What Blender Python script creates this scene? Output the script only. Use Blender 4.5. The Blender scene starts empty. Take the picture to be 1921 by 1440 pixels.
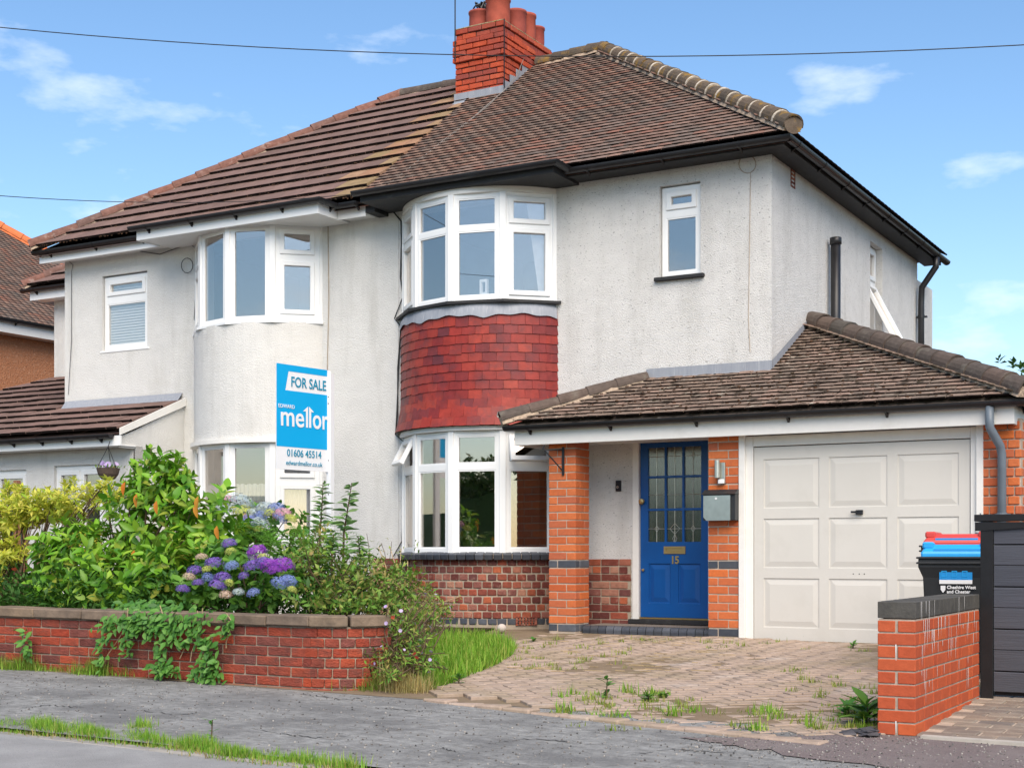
import bpy, bmesh, math, random
import numpy as np
from mathutils import Matrix, Vector
RND = random.Random(11)
S = bpy.context.scene
COL = S.collection
rad = math.radians
# ------------------------------------------------------------------ camera, sky, sun, exposure
FPX, CX, HY, YAW, CZ = 2620.0, 960.5, 1036.0, rad(29.88), 0.87
cam = bpy.data.cameras.new('Camera'); camo = bpy.data.objects.new('Camera', cam); COL.objects.link(camo)
cam.sensor_width = 36; cam.lens = FPX / 1921 * 36; cam.shift_y = (HY - 720) / 1921
cam.clip_start = .1; cam.clip_end = 3000
camo.location = (0, 0, CZ); camo.rotation_euler = (rad(90), 0, YAW)
S.camera = camo
SUN_EL, SUN_AZ = rad(46), rad(38)       # azimuth measured from -Y (street side) towards +X
W = bpy.data.worlds.new('World'); S.world = W; W.use_nodes = True
nt = W.node_tree; nt.nodes.clear()
def wn(t, **k):
    n = nt.nodes.new(t)
    for a, b in k.items(): setattr(n, a, b)
    return n
sky = wn('ShaderNodeTexSky', sky_type='NISHITA', sun_disc=False)
sky.sun_elevation = SUN_EL; sky.sun_rotation = rad(180) - rad(38); sky.air_density = 1.1; sky.dust_density = .7; sky.ozone_density = 2.4; sky.altitude = 50
tc = wn('ShaderNodeTexCoord'); mp = wn('ShaderNodeMapping'); mp.inputs['Scale'].default_value = (1, 1, 2.6); mp.inputs['Location'].default_value = (1.7, .4, .147)
no = wn('ShaderNodeTexNoise'); no.inputs['Scale'].default_value = 7.5; no.inputs['Detail'].default_value = 7; no.inputs['Roughness'].default_value = .55
rp = wn('ShaderNodeValToRGB'); rp.color_ramp.elements[0].position = .58; rp.color_ramp.elements[1].position = .80
rp.color_ramp.elements[1].color = (.75, .75, .75, 1)
mx = wn('ShaderNodeMixRGB'); mx.inputs[2].default_value = (5.2, 5.5, 5.8, 1)
hs = wn('ShaderNodeHueSaturation'); hs.inputs['Saturation'].default_value = 1.13; hs.inputs['Value'].default_value = .82
bg = wn('ShaderNodeBackground'); bg.inputs[1].default_value = .14; out = wn('ShaderNodeOutputWorld')
for a, b in ((tc.outputs['Generated'], mp.inputs[0]), (mp.outputs[0], no.inputs[0]), (no.outputs[0], rp.inputs[0]), (rp.outputs[0], mx.inputs[0]),
             (sky.outputs[0], hs.inputs['Color']), (hs.outputs[0], mx.inputs[1]), (mx.outputs[0], bg.inputs[0]), (bg.outputs[0], out.inputs[0])): nt.links.new(a, b)
sl = bpy.data.lights.new('Sun', 'SUN'); sl.energy = 3.0; sl.angle = rad(55); sl.color = (1, .87, .72)
so = bpy.data.objects.new('Sun', sl); COL.objects.link(so)
sd = Vector((math.sin(SUN_AZ) * math.cos(SUN_EL), -math.cos(SUN_AZ) * math.cos(SUN_EL), math.sin(SUN_EL)))   # towards the sun
so.rotation_euler = sd.to_track_quat('Z', 'Y').to_euler(); so.location = (0, 0, 30)
S.view_settings.view_transform = 'Standard'; S.view_settings.look = 'None'; S.view_settings.gamma = 1; S.view_settings.exposure = .80
S.view_settings.use_curve_mapping = False
S.render.engine = 'CYCLES'; S.render.resolution_x = 1024; S.render.resolution_y = 767

# ------------------------------------------------------------------ helpers
sY, cY_ = math.sin(YAW), math.cos(YAW)
def ray(px, py):
    u = (px - CX) / FPX; v = (HY - py) / FPX
    return (-sY + u * cY_, cY_ + u * sY, v)
def fY(px, py, Y):
    r = ray(px, py); t = Y / r[1]; return Vector((r[0] * t, Y, CZ + r[2] * t))
def fX(px, py, X):
    r = ray(px, py); t = X / r[0]; return Vector((X, r[1] * t, CZ + r[2] * t))
def lerp(a, b, t): return a + (b - a) * t
def gz(x, y):
    if y <= 6.05: b = -.25
    elif y <= 8.3: b = lerp(-.25, -.17, (y - 6.05) / 2.25)
    elif y <= 13.6: b = lerp(-.17, -.02, (y - 8.3) / 5.3)
    else: b = -.02
    k = 1 if y <= 8.3 else max(0, 1 - (y - 8.3) / 5.3)
    return b - .01 * (max(-14, min(2, x)) + 6) * k
def G(px, py):
    z = -.15
    for i in range(12):
        r = ray(px, py); t = (z - CZ) / r[2]; z = gz(r[0] * t, r[1] * t)
    return Vector((r[0] * t, r[1] * t, z))
CAMV = Vector((0, 0, CZ))

def mesh_of(name, v, f, mat=None, smooth=False):
    me = bpy.data.meshes.new(name); me.from_pydata([tuple(p) for p in v], [], f); me.update()
    if mat: me.materials.append(mat)
    if smooth: me.polygons.foreach_set('use_smooth', [True] * len(me.polygons))
    return me
def link(name, me, parent=None, T=None):
    o = bpy.data.objects.new(name, me); COL.objects.link(o)
    if T is not None: o.matrix_basis = T
    if parent is not None:
        o.parent = parent
        if parent.type == 'EMPTY': o.matrix_parent_inverse = Matrix.Translation(-parent.location)
    return o
def tag(o, label, cat, group=None):
    o['label'] = label; o['category'] = cat
    if group: o['group'] = group
    return o
def thing(name, label, cat, loc, group=None):
    o = bpy.data.objects.new(name, None); COL.objects.link(o); o.location = loc; o.empty_display_size = .1
    return tag(o, label, cat, group)
def struct(name, me, parent=None):
    o = link(name, me, parent); o['kind'] = 'structure'; return o

class MB:
    def __init__(s, T=None): s.v = []; s.f = []; s.T = T
    def add(s, vs, fs):
        n = len(s.v)
        s.v += [(s.T @ Vector(p)) if s.T else Vector(p) for p in vs]; s.f += [tuple(i + n for i in q) for q in fs]
        return s
    def box(s, x0, x1, y0, y1, z0, z1):
        return s.add([(x0, y0, z0), (x1, y0, z0), (x1, y1, z0), (x0, y1, z0), (x0, y0, z1), (x1, y0, z1), (x1, y1, z1), (x0, y1, z1)],
              [(0, 3, 2, 1), (4, 5, 6, 7), (0, 1, 5, 4), (1, 2, 6, 5), (2, 3, 7, 6), (3, 0, 4, 7)])
    def prism(s, poly, z0, z1):            # plan polygon (ccw) between heights
        n = len(poly); f0 = z0 if callable(z0) else (lambda x, y: z0); f1 = z1 if callable(z1) else (lambda x, y: z1)
        vs = [(x, y, f0(x, y)) for x, y in poly] + [(x, y, f1(x, y)) for x, y in poly]
        return s.add(vs, [tuple(range(n - 1, -1, -1)), tuple(range(n, 2 * n))] + [(i, (i + 1) % n, n + (i + 1) % n, n + i) for i in range(n)])
    def ext(s, pts, d):                    # polygon of 3-d points extruded by vector d
        n = len(pts); pts = [Vector(p) for p in pts]; d = Vector(d)
        return s.add(pts + [p + d for p in pts], [tuple(range(n - 1, -1, -1)), tuple(range(n, 2 * n))] + [(i, (i + 1) % n, n + (i + 1) % n, n + i) for i in range(n)])
    def tube(s, path, r, n=8, r1=None, cap=True):
        path = [Vector(p) for p in path]; L = len(path); vs = []; fs = []
        for i, p in enumerate(path):
            d = (path[min(i + 1, L - 1)] - path[max(i - 1, 0)]).normalized()
            a = d.orthogonal().normalized() if i == 0 else (pa - d * pa.dot(d)).normalized()
            pa = a; b = d.cross(a); rr = r if r1 is None else lerp(r, r1, i / max(1, L - 1))
            for k in range(n):
                t = 2 * math.pi * k / n; vs.append(p + a * math.cos(t) * rr + b * math.sin(t) * rr)
        for i in range(L - 1):
            for k in range(n):
                fs.append((i * n + k, i * n + (k + 1) % n, (i + 1) * n + (k + 1) % n, (i + 1) * n + k))
        if cap: fs += [tuple(range(n - 1, -1, -1)), tuple(range((L - 1) * n, L * n))]
        return s.add(vs, fs)
    def lathe(s, prof, c, n=20):
        vs = []; fs = []; m = len(prof)
        for r, z in prof:
            for k in range(n):
                t = 2 * math.pi * k / n; vs.append((c[0] + r * math.cos(t), c[1] + r * math.sin(t), c[2] + z))
        for i in range(m - 1):
            for k in range(n): fs.append((i * n + k, i * n + (k + 1) % n, (i + 1) * n + (k + 1) % n, (i + 1) * n + k))
        return s.add(vs, fs)
    def grid(s, x0, x1, z0, z1, holes, y0, y1):   # upright slab with rectangular openings
        xs = sorted({x0, x1} | {min(max(q, x0), x1) for h in holes for q in h[:2]}); zs = sorted({z0, z1} | {min(max(q, z0), z1) for h in holes for q in h[2:4]})
        def solid(i, k):
            if i < 0 or k < 0 or i >= len(xs) - 1 or k >= len(zs) - 1: return False
            a = (xs[i] + xs[i + 1]) / 2; b = (zs[k] + zs[k + 1]) / 2
            return not any(h[0] < a < h[1] and h[2] < b < h[3] for h in holes)
        for i in range(len(xs) - 1):
            for k in range(len(zs) - 1):
                if not solid(i, k): continue
                a, b, c, d = xs[i], xs[i + 1], zs[k], zs[k + 1]
                s.add([(a, y0, c), (b, y0, c), (b, y0, d), (a, y0, d)], [(0, 1, 2, 3)])
                s.add([(a, y1, c), (b, y1, c), (b, y1, d), (a, y1, d)], [(3, 2, 1, 0)])
                if not solid(i - 1, k): s.add([(a, y0, c), (a, y1, c), (a, y1, d), (a, y0, d)], [(3, 2, 1, 0)])
                if not solid(i + 1, k): s.add([(b, y0, c), (b, y1, c), (b, y1, d), (b, y0, d)], [(0, 1, 2, 3)])
                if not solid(i, k - 1): s.add([(a, y0, c), (b, y0, c), (b, y1, c), (a, y1, c)], [(3, 2, 1, 0)])
                if not solid(i, k + 1): s.add([(a, y0, d), (b, y0, d), (b, y1, d), (a, y1, d)], [(0, 1, 2, 3)])
        return s
    def me(s, name, mat, smooth=False): return mesh_of(name, s.v, s.f, mat, smooth)
    def go(s, name, mat, parent=None, smooth=False, bev=0):
        me = s.me(name, mat, smooth)
        if bev:
            bm = bmesh.new(); bm.from_mesh(me); bmesh.ops.remove_doubles(bm, verts=bm.verts, dist=1e-5)
            bmesh.ops.bevel(bm, geom=[e for e in bm.edges if len(e.link_faces) == 2 and e.calc_face_angle(0) > .6], offset=bev, segments=1, affect='EDGES', profile=.5)
            bm.to_mesh(me); bm.free()
        return link(name, me, parent)

_bc = {}
def block(L, D, H, mat, bev=.005, irr=.003, var=0):     # a brick / block, x along L, y depth, z height, origin at centre; shared
    key = (round(L, 2), round(D, 3), round(H, 3), mat.name, var)
    if key in _bc: return _bc[key]
    bm = bmesh.new(); bmesh.ops.create_cube(bm, size=1); r = random.Random(str(key))
    for v in bm.verts: v.co = Vector((v.co.x * round(L, 3) + r.uniform(-irr, irr), v.co.y * D + r.uniform(-irr, irr) * .6, v.co.z * H + r.uniform(-irr, irr) * .7))
    bmesh.ops.bevel(bm, geom=list(bm.edges), offset=bev, segments=1, affect='EDGES')
    me = bpy.data.meshes.new('block'); bm.to_mesh(me); bm.free(); me.materials.append(mat)
    _bc[key] = me; return me
def merge(name, me, mats, mat, parent=None, stuff=True):
    """join copies of one small mesh into one object"""
    n = len(me.vertices); co = np.empty(n * 3); me.vertices.foreach_get('co', co); co = np.c_[co.reshape(-1, 3), np.ones(n)]
    A = np.array([[list(r) for r in m] for m in mats])
    V = np.einsum('kij,nj->kni', A, co)[:, :, :3].reshape(-1, 3)
    lt = np.array([p.loop_total for p in me.polygons]); lv = np.empty(len(me.loops), dtype=np.int32); me.loops.foreach_get('vertex_index', lv)
    K = len(mats); o = bpy.data.meshes.new(name)
    LV = (lv[None, :] + (np.arange(K) * n)[:, None]).ravel().astype(np.int32); LT = np.tile(lt, K)
    o.vertices.add(len(V)); o.vertices.foreach_set('co', V.ravel()); o.loops.add(len(LV)); o.loops.foreach_set('vertex_index', LV)
    o.polygons.add(len(LT)); o.polygons.foreach_set('loop_start', np.r_[0, np.cumsum(LT)[:-1]].astype(np.int32))
    o.update(calc_edges=True); o.materials.append(mat)
    if len(me.materials) > 1:
        for q in me.materials[1:]: o.materials.append(q)
        mi = np.empty(len(me.polygons), dtype=np.int32); me.polygons.foreach_get('material_index', mi); o.polygons.foreach_set('material_index', np.tile(mi, K))
    ob = link(name, o, parent)
    if stuff: ob['kind'] = 'stuff'
    return ob
def scatter(name, stuffname, me, mats, mat, parent, nobj=300):
    """the nearest copies as objects of their own, the rest as one part"""
    mats = sorted(mats, key=lambda m: (m.translation - CAMV).length)
    if not isinstance(me, (list, tuple)): me = [me]
    for i, m in enumerate(mats[:nobj]): link(name, me[i % len(me)], parent, m)
    for k, q in enumerate(me):
        if len(mats) > nobj + k: merge(stuffname, q, mats[nobj + k::len(me)], mat, parent)
def place(p, rz=0, rx=0, ry=0, sc=None):
    m = Matrix.Translation(p) @ Matrix.Rotation(rz, 4, 'Z') @ Matrix.Rotation(ry, 4, 'Y') @ Matrix.Rotation(rx, 4, 'X')
    if sc is not None: m = m @ Matrix.Diagonal((sc[0], sc[1], sc[2], 1) if hasattr(sc, '__len__') else (sc, sc, sc, 1))
    return m
def facet(pa, pb, z):
    """local frame of an upright plane: x from pa to pb (seen from outside left to right), y inward"""
    d = Vector((pb[0] - pa[0], pb[1] - pa[1], 0)); L = d.length; d.normalize()
    return Matrix(((d.x, -d.y, 0, pa[0]), (d.y, d.x, 0, pa[1]), (0, 0, 1, z), (0, 0, 0, 1))), L

# ------------------------------------------------------------------ materials
_mc = {}
def hexc(r, g, b): return (r, g, b, 1)
def mat(name, cols, rough=.75, spec=.3, rnd=False, n2=None, n2s=3, n2t=(.5, .7), bump=0, bscale=60, bdist=.01, var=.0, vscale=12, metal=0, transl=0, coat=0, stretch=None, n3=None, n3s=20, n3t=(.6, .7), n2st=None, bump2=0, b2scale=8, wave=None):
    m = bpy.data.materials.new(name); m.use_nodes = True; t = m.node_tree; N = t.nodes; Lk = t.links.new
    b = N['Principled BSDF']; b.inputs['Roughness'].default_value = rough; b.inputs['Specular IOR Level'].default_value = spec; b.inputs['Metallic'].default_value = metal
    if coat: b.inputs['Coat Weight'].default_value = coat
    geo = N.new('ShaderNodeNewGeometry'); oi = N.new('ShaderNodeObjectInfo')
    pos = geo.outputs['Position']
    ad = N.new('ShaderNodeMath'); ad.operation = 'ADD'; Lk(oi.outputs['Random'], ad.inputs[0]); Lk(geo.outputs['Random Per Island'], ad.inputs[1])
    fr = N.new('ShaderNodeMath'); fr.operation = 'FRACT'; Lk(ad.outputs[0], fr.inputs[0])
    def noise(scale, detail=4, rgh=.6, stretch=stretch):
        n = N.new('ShaderNodeTexNoise'); n.inputs['Scale'].default_value = scale; n.inputs['Detail'].default_value = detail; n.inputs['Roughness'].default_value = rgh
        src = pos
        if stretch:
            mpn = N.new('ShaderNodeMapping'); mpn.inputs['Scale'].default_value = stretch; Lk(pos, mpn.inputs[0]); src = mpn.outputs[0]
        Lk(src, n.inputs['Vector']); return n.outputs[0]
    if len(cols) == 1:
        c = N.new('ShaderNodeRGB'); c.outputs[0].default_value = (*cols[0], 1); col = c.outputs[0]
    else:
        r = N.new('ShaderNodeValToRGB'); e = r.color_ramp.elements
        while len(e) < len(cols): e.new(.5)
        for i, q in enumerate(cols): e[i].position = i / (len(cols) - 1); e[i].color = (*q, 1)
        Lk(fr.outputs[0] if rnd else noise(vscale), r.inputs[0]); col = r.outputs[0]
    if var:
        h = N.new('ShaderNodeHueSaturation'); mr = N.new('ShaderNodeMapRange'); mr.inputs['From Min'].default_value = .25; mr.inputs['From Max'].default_value = .75
        mr.inputs['To Min'].default_value = 1 - var; mr.inputs['To Max'].default_value = 1 + var; Lk(noise(vscale), mr.inputs[0]); Lk(mr.outputs[0], h.inputs['Value']); Lk(col, h.inputs['Color']); col = h.outputs[0]
    for q, sc, th, sg in ((n2, n2s, n2t, n2st or stretch), (n3, n3s, n3t, stretch)):
        if q is None: continue
        r = N.new('ShaderNodeValToRGB'); r.color_ramp.elements[0].position = th[0]; r.color_ramp.elements[1].position = th[1]
        al = q[3] if len(q) > 3 else 1; r.color_ramp.elements[1].color = (al, al, al, 1)
        Lk(noise(sc, 6, .65, sg), r.inputs[0]); mm = N.new('ShaderNodeMixRGB'); Lk(r.outputs[0], mm.inputs[0]); Lk(col, mm.inputs[1]); mm.inputs[2].default_value = (*q[:3], 1); col = mm.outputs[0]
    Lk(col, b.inputs['Base Color'])
    if bump:
        bn = N.new('ShaderNodeBump'); bn.inputs['Strength'].default_value = bump; bn.inputs['Distance'].default_value = bdist
        Lk(noise(bscale, 3, .6), bn.inputs['Height']); last = bn
        if bump2:
            b2 = N.new('ShaderNodeBump'); b2.inputs['Strength'].default_value = bump2; b2.inputs['Distance'].default_value = .02; Lk(noise(b2scale, 2), b2.inputs['Height']); Lk(bn.outputs[0], b2.inputs['Normal']); last = b2
        Lk(last.outputs[0], b.inputs['Normal'])
    if transl:
        tr = N.new('ShaderNodeBsdfTranslucent'); Lk(col, tr.inputs[0]); ms = N.new('ShaderNodeMixShader'); ms.inputs[0].default_value = transl
        Lk(b.outputs[0], ms.inputs[1]); Lk(tr.outputs[0], ms.inputs[2]); Lk(ms.outputs[0], N['Material Output'].inputs[0])
    m['color_socket'] = 1
    return m
def flat(name, c, rough=.6, **k): return mat(name, [c], rough, **k)

M = {}
M['render_right'] = mat('roughcast_render', [(.73, .722, .695)], .95, .1, n2=(.42, .41, .37, .42), n2s=1.5, n2t=(.50, .78), n2st=(2.2, 2.2, .35), bump=1.0, bscale=60, bdist=.021, n3=(.10, .10, .095, .8), n3s=38, n3t=(.60, .70), var=.06, vscale=5, stretch=(1, 1, 1.7))
M['render_left'] = mat('painted_render', [(.67, .665, .635)], .9, .12, n2=(.36, .35, .31, .38), n2s=1.4, n2t=(.52, .78), n2st=(2.4, 2.4, .35), bump=.85, bscale=60, bdist=.014, n3=(.22, .22, .2, .6), n3s=50, n3t=(.63, .73), var=.05, vscale=4, stretch=(1, 1, 1.5))
M['upvc'] = mat('white_plastic', [(.80, .81, .80)], .32, .5, var=.03, vscale=3)
M['paint_white'] = mat('white_paint', [(.74, .73, .69)], .55, .4, n2=(.5, .48, .42, .35), n2s=4, n2t=(.55, .8), var=.03)
M['cream'] = mat('cream_paint', [(.585, .568, .52)], .5, .4, var=.03, vscale=1.5, n2=(.42, .40, .34, .3), n2s=2.2, n2t=(.52, .8), bump=.05, bscale=20)
M['black'] = mat('black_plastic', [(.012, .012, .014)], .42, .5, var=.3, vscale=8)
M['black_wood'] = mat('black_painted_timber', [(.025, .025, .026)], .6, .3, n2=(.12, .12, .11, .4), n2s=5, n2t=(.55, .8), bump=.2, bscale=30)
M['grey_pipe'] = mat('grey_plastic', [(.13, .16, .19)], .4, .4, var=.15, vscale=6)
M['blue_door'] = mat('blue_door_paint', [(.002, .072, .28)], .35, .45, var=.12, vscale=3)
M['brass'] = flat('brass', (.55, .38, .16), .35, metal=.8)
M['steel'] = mat('brushed_steel', [(.55, .56, .50)], .32, .5, metal=.85, var=.1)
M['lead'] = mat('lead_sheet', [(.19, .21, .25), (.34, .36, .39)], .6, .4, stretch=(14, 14, 1.2), vscale=2.2, n2=(.52, .53, .54, .7), n2s=3, n2t=(.58, .75))
M['mortar'] = mat('lime_mortar', [(.36, .30, .23)], .95, .1, var=.2, vscale=14, bump=.3, bscale=80)
M['mortar_dark'] = mat('sooty_mortar', [(.075, .06, .05)], .95, .1, var=.3, vscale=14)
M['joint_mortar'] = mat('pale_joint_mortar', [(.50, .44, .36)], .95, .1, var=.3, vscale=20, n2=(.2, .16, .1, .7), n2s=9, n2t=(.5, .65))
M['tile_butt'] = mat('algae_dark_tile_edge', [(.014, .010, .009)], 1, .05, var=.3, vscale=20)  # near-black colour, not algae, paints in the shadow gaps between tile rows
M['mortar_grey'] = mat('grey_mortar', [(.42, .35, .28)], .95, .1, var=.2, vscale=14, bump=.3, bscale=80)
M['bedding'] = mat('ridge_bedding_mortar', [(.40, .31, .23)], .95, .1, var=.3, vscale=20, bump=.8, bscale=40, bdist=.02)
M['brick_orange'] = mat('orange_facing_brick', [(.44, .10, .035), (.50, .125, .04), (.56, .155, .05), (.42, .115, .055), (.60, .15, .035)], .7, .25, rnd=True, var=.12, vscale=30, bump=.25, bscale=90, n2=(.30, .09, .06, .4), n2s=6, n2t=(.55, .75))
M['brick_pier'] = mat('red_pier_brick', [(.40, .075, .03), (.46, .09, .032), (.42, .085, .035), (.50, .105, .035)], .7, .25, rnd=True, var=.12, vscale=25, bump=.2, bscale=90, stretch=None)
M['brick_garden'] = mat('rustic_red_brick', [(.36, .06, .03), (.22, .055, .04), (.42, .075, .035), (.13, .05, .045), (.40, .08, .04), (.30, .07, .045), (.17, .07, .06)], .88, .15, rnd=True, var=.3, vscale=16, bump=1.0, bscale=55, bdist=.015, n2=(.12, .065, .055, .7), n2s=5, n2t=(.47, .72), stretch=(1, 1, 2.2))
M['brick_plum'] = mat('weathered_plum_brick', [(.15, .045, .033), (.22, .06, .04), (.11, .035, .03), (.30, .075, .045), (.36, .18, .12), (.26, .10, .075), (.13, .05, .045), (.19, .055, .04), (.40, .11, .05)], .85, .2, rnd=True, var=.25, vscale=18, bump=.6, bscale=60, n2=(.38, .27, .2, .5), n2s=9, n2t=(.58, .72))
M['brick_chimney'] = mat('chimney_brick', [(.40, .065, .03), (.46, .08, .035), (.34, .06, .035), (.26, .06, .045), (.50, .10, .045)], .85, .2, rnd=True, var=.2, vscale=16, bump=.5, bscale=60, n2=(.10, .05, .045, .5), n2s=4, n2t=(.56, .75))
M['blue_brick'] = mat('blue_engineering_brick', [(.035, .042, .055), (.06, .068, .085), (.045, .05, .058), (.09, .10, .12)], .55, .5, rnd=True, var=.2, vscale=20)
M['tile_roof'] = mat('plain_clay_roof_tile', [(.19, .127, .10), (.21, .13, .10), (.15, .11, .09), (.25, .122, .088), (.13, .10, .085), (.20, .143, .118), (.25, .155, .118)], .9, .15, rnd=True, var=.2, vscale=20, bump=.4, bscale=70, n2=(.13, .115, .10, .7), n2s=1.6, n2t=(.50, .68), n3=(.44, .38, .32, .8), n3s=16, n3t=(.69, .74))
M['tile_left'] = mat('brown_concrete_tile', [(.17, .11, .092), (.19, .122, .105), (.15, .10, .085), (.205, .134, .113)], .92, .12, rnd=True, var=.16, vscale=9, bump=.5, bscale=60, n2=(.17, .12, .105, .6), n2s=2, n2t=(.52, .72), n3=(.05, .035, .03, .9), n3s=14, n3t=(.67, .71))
M['tile_left_light'] = mat('pale_orange_concrete_tile', [(.31, .17, .10), (.27, .165, .105), (.24, .18, .095), (.33, .20, .13)], .92, .12, rnd=True, var=.2, vscale=9, bump=.5, bscale=60, n2=(.22, .16, .06, .6), n2s=3, n2t=(.5, .7))
M['tile_garage'] = mat('mossy_plain_tile', [(.20, .15, .115), (.23, .165, .13), (.165, .13, .105), (.27, .185, .145), (.185, .15, .12)], .95, .1, rnd=True, var=.25, vscale=16, bump=.7, bscale=45, bdist=.02, n2=(.045, .035, .025, .9), n2s=7, n2t=(.54, .62), n3=(.46, .42, .34, .9), n3s=8.5, n3t=(.63, .68))
M['tile_hung'] = mat('red_glazed_hung_tile', [(.235, .024, .017), (.28, .03, .019), (.20, .022, .019), (.15, .022, .023), (.32, .042, .024), (.255, .027, .018), (.125, .026, .03)], .5, .3, rnd=True, var=.25, vscale=9, bump=.15, bscale=40, n2=(.10, .03, .035, .65), n2s=5, n2t=(.5, .72), n3=(.62, .52, .5, .9), n3s=26, n3t=(.735, .75))
M['hip_tile'] = mat('mossy_half_round_tile', [(.10, .08, .06), (.125, .095, .07), (.085, .07, .055)], .95, .1, rnd=True, var=.25, vscale=14, bump=.5, bscale=50, n2=(.27, .16, .035, .8), n2s=6, n2t=(.53, .66), n3=(.06, .06, .05, .7), n3s=9, n3t=(.55, .7))
M['hip_tile_dark'] = mat('dark_half_round_tile', [(.085, .07, .06), (.11, .08, .065), (.075, .068, .06)], .8, .2, rnd=True, var=.25, vscale=14, bump=.4, bscale=50, n2=(.16, .15, .12, .6), n2s=7, n2t=(.55, .72))
M['hip_tile_red'] = mat('red_brown_ridge_tile', [(.16, .085, .065), (.20, .095, .07), (.14, .085, .07)], .85, .2, rnd=True, var=.3, vscale=14, bump=.5, bscale=50, n2=(.32, .28, .25, .7), n2s=7, n2t=(.56, .72))
M['pot'] = mat('terracotta_pot', [(.36, .065, .04), (.28, .065, .05), (.42, .09, .045)], .75, .25, rnd=True, var=.2, vscale=10, bump=.2)
M['asphalt'] = mat('grey_footway_asphalt', [(.285, .285, .272)], .95, .15, var=.35, vscale=11, n2=(.175, .175, .17, .85), n2s=1.5, n2t=(.46, .64), bump=1.0, bscale=44, bdist=.028, n3=(.05, .05, .05, .75), n3s=17, n3t=(.63, .70), bump2=.6, b2scale=5, stretch=(1, 1.5, 1))
M['crack'] = flat('dark_crack', (.045, .045, .044), 1)
M['road'] = mat('worn_road_asphalt', [(.30, .298, .29)], .92, .2, var=.18, vscale=3, n2=(.26, .25, .245, .5), n2s=.9, n2t=(.45, .7), bump=.9, bscale=90, bdist=.012, n3=(.07, .07, .072, .8), n3s=60, n3t=(.62, .7))
M['gravelly'] = mat('brown_chipping_asphalt', [(.16, .125, .12), (.26, .22, .21)], .95, .15, vscale=70, bump=1.0, bscale=80, bdist=.02, n2=(.30, .27, .25, .5), n2s=2, n2t=(.5, .7))
M['kerb'] = mat('weathered_kerb_stone', [(.30, .285, .26)], .9, .2, rnd=False, var=.25, vscale=6, bump=.5, bscale=50, n2=(.16, .15, .13, .7), n2s=3, n2t=(.5, .7))
M['soil'] = mat('garden_soil', [(.055, .038, .026)], 1, .05, var=.4, vscale=14, bump=1, bscale=30, bdist=.03)
M['dirt'] = mat('sandy_dirt', [(.17, .125, .085), (.26, .20, .135)], 1, .05, vscale=8, bump=.7, bscale=60, n2=(.13, .14, .05, .5), n2s=2.5, n2t=(.52, .7))
M['paver'] = mat('block_paving', [(.345, .265, .205), (.365, .28, .22), (.335, .26, .205), (.385, .30, .24), (.355, .27, .21)], .92, .15, rnd=True, var=.16, vscale=12, bump=.35, bscale=70, n2=(.22, .18, .10, .65), n2s=1.1, n2t=(.50, .70), n3=(.52, .47, .42, .55), n3s=1.3, n3t=(.58, .75))
M['sett'] = mat('brown_stone_sett', [(.20, .16, .13), (.26, .22, .18), (.17, .15, .135), (.24, .19, .15)], .92, .15, rnd=True, var=.2, vscale=12, bump=.5, bscale=50)
M['edging'] = flat('pale_concrete_edging', (.42, .39, .34), .9, var=.15)
M['coping'] = mat('sandstone_coping', [(.27, .20, .13), (.17, .13, .10), (.23, .17, .115)], .92, .15, rnd=True, var=.3, vscale=7, bump=.5, bscale=50, n2=(.07, .06, .05, .75), n2s=3, n2t=(.48, .7), n3=(.40, .37, .31, .7), n3s=9, n3t=(.68, .72))
M['coping_pier'] = mat('dark_brick_coping', [(.075, .072, .065)], .85, .2, var=.25, vscale=9, bump=.4, bscale=60, n2=(.13, .12, .10, .6), n2s=4, n2t=(.5, .7))
M['efflorescence'] = flat('white_lime_streak', (.72, .69, .66), .95)
M['fence'] = mat('charcoal_composite_board', [(.055, .06, .075), (.066, .071, .086), (.06, .064, .08)], .6, .3, rnd=True, var=.15, vscale=3, stretch=(1, 1, 30), bump=.3, bscale=6)
M['fence_dark'] = flat('black_post', (.012, .012, .013), .5, var=.2)
M['bin'] = mat('black_bin_plastic', [(.022, .024, .026)], .45, .4, var=.15)
M['bin_blue'] = mat('blue_bin_lid', [(.02, .32, .68)], .4, .4, var=.06)
M['bin_red'] = mat('red_bin_lid', [(.55, .06, .05)], .4, .4, var=.06)
M['white'] = flat('white_print', (.78, .78, .78), .5)
M['sticker'] = flat('blue_sticker', (.02, .26, .62), .5)
M['sign_blue'] = flat('blue_board', (.0, .36, .72), .45)
M['sign_white'] = flat('white_board', (.76, .78, .80), .45)
M['sign_text'] = flat('teal_lettering', (.01, .25, .40), .5)
M['orange_dash'] = mat('orange_pebbledash', [(.66, .33, .18), (.42, .18, .09), (.74, .45, .29)], .95, .1, vscale=16, bump=1, bscale=30, bdist=.03, n3=(.6, .4, .28, .7), n3s=22, n3t=(.62, .7))
M['hip_orange'] = mat('orange_hip_tile', [(.55, .15, .05), (.60, .17, .06)], .7, .25, rnd=True, var=.08)
M['timber'] = flat('brown_timber', (.26, .12, .07), .7, var=.2)
M['wicker'] = mat('wicker_basket', [(.07, .05, .04), (.13, .10, .08)], .9, .1, vscale=40, stretch=(1, 1, 6), bump=.6, bscale=40)
M['interior'] = flat('interior_plaster', (.30, .28, .25), .9)
M['floor_in'] = flat('interior_floor', (.12, .09, .07), .9)
M['net'] = mat('net_curtain', [(.75, .76, .76)], .9, .1, transl=.4, var=.12, vscale=10)
M['door_net'] = mat('grey_door_curtain', [(.22, .23, .23)], .9, .1, transl=.3, var=.3, vscale=12)
M['blind'] = flat('white_blind', (.74, .75, .74), .6)
M['slate'] = mat('slate_chip', [(.05, .05, .055), (.09, .085, .09)], .7, .3, rnd=True, var=.2)
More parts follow.
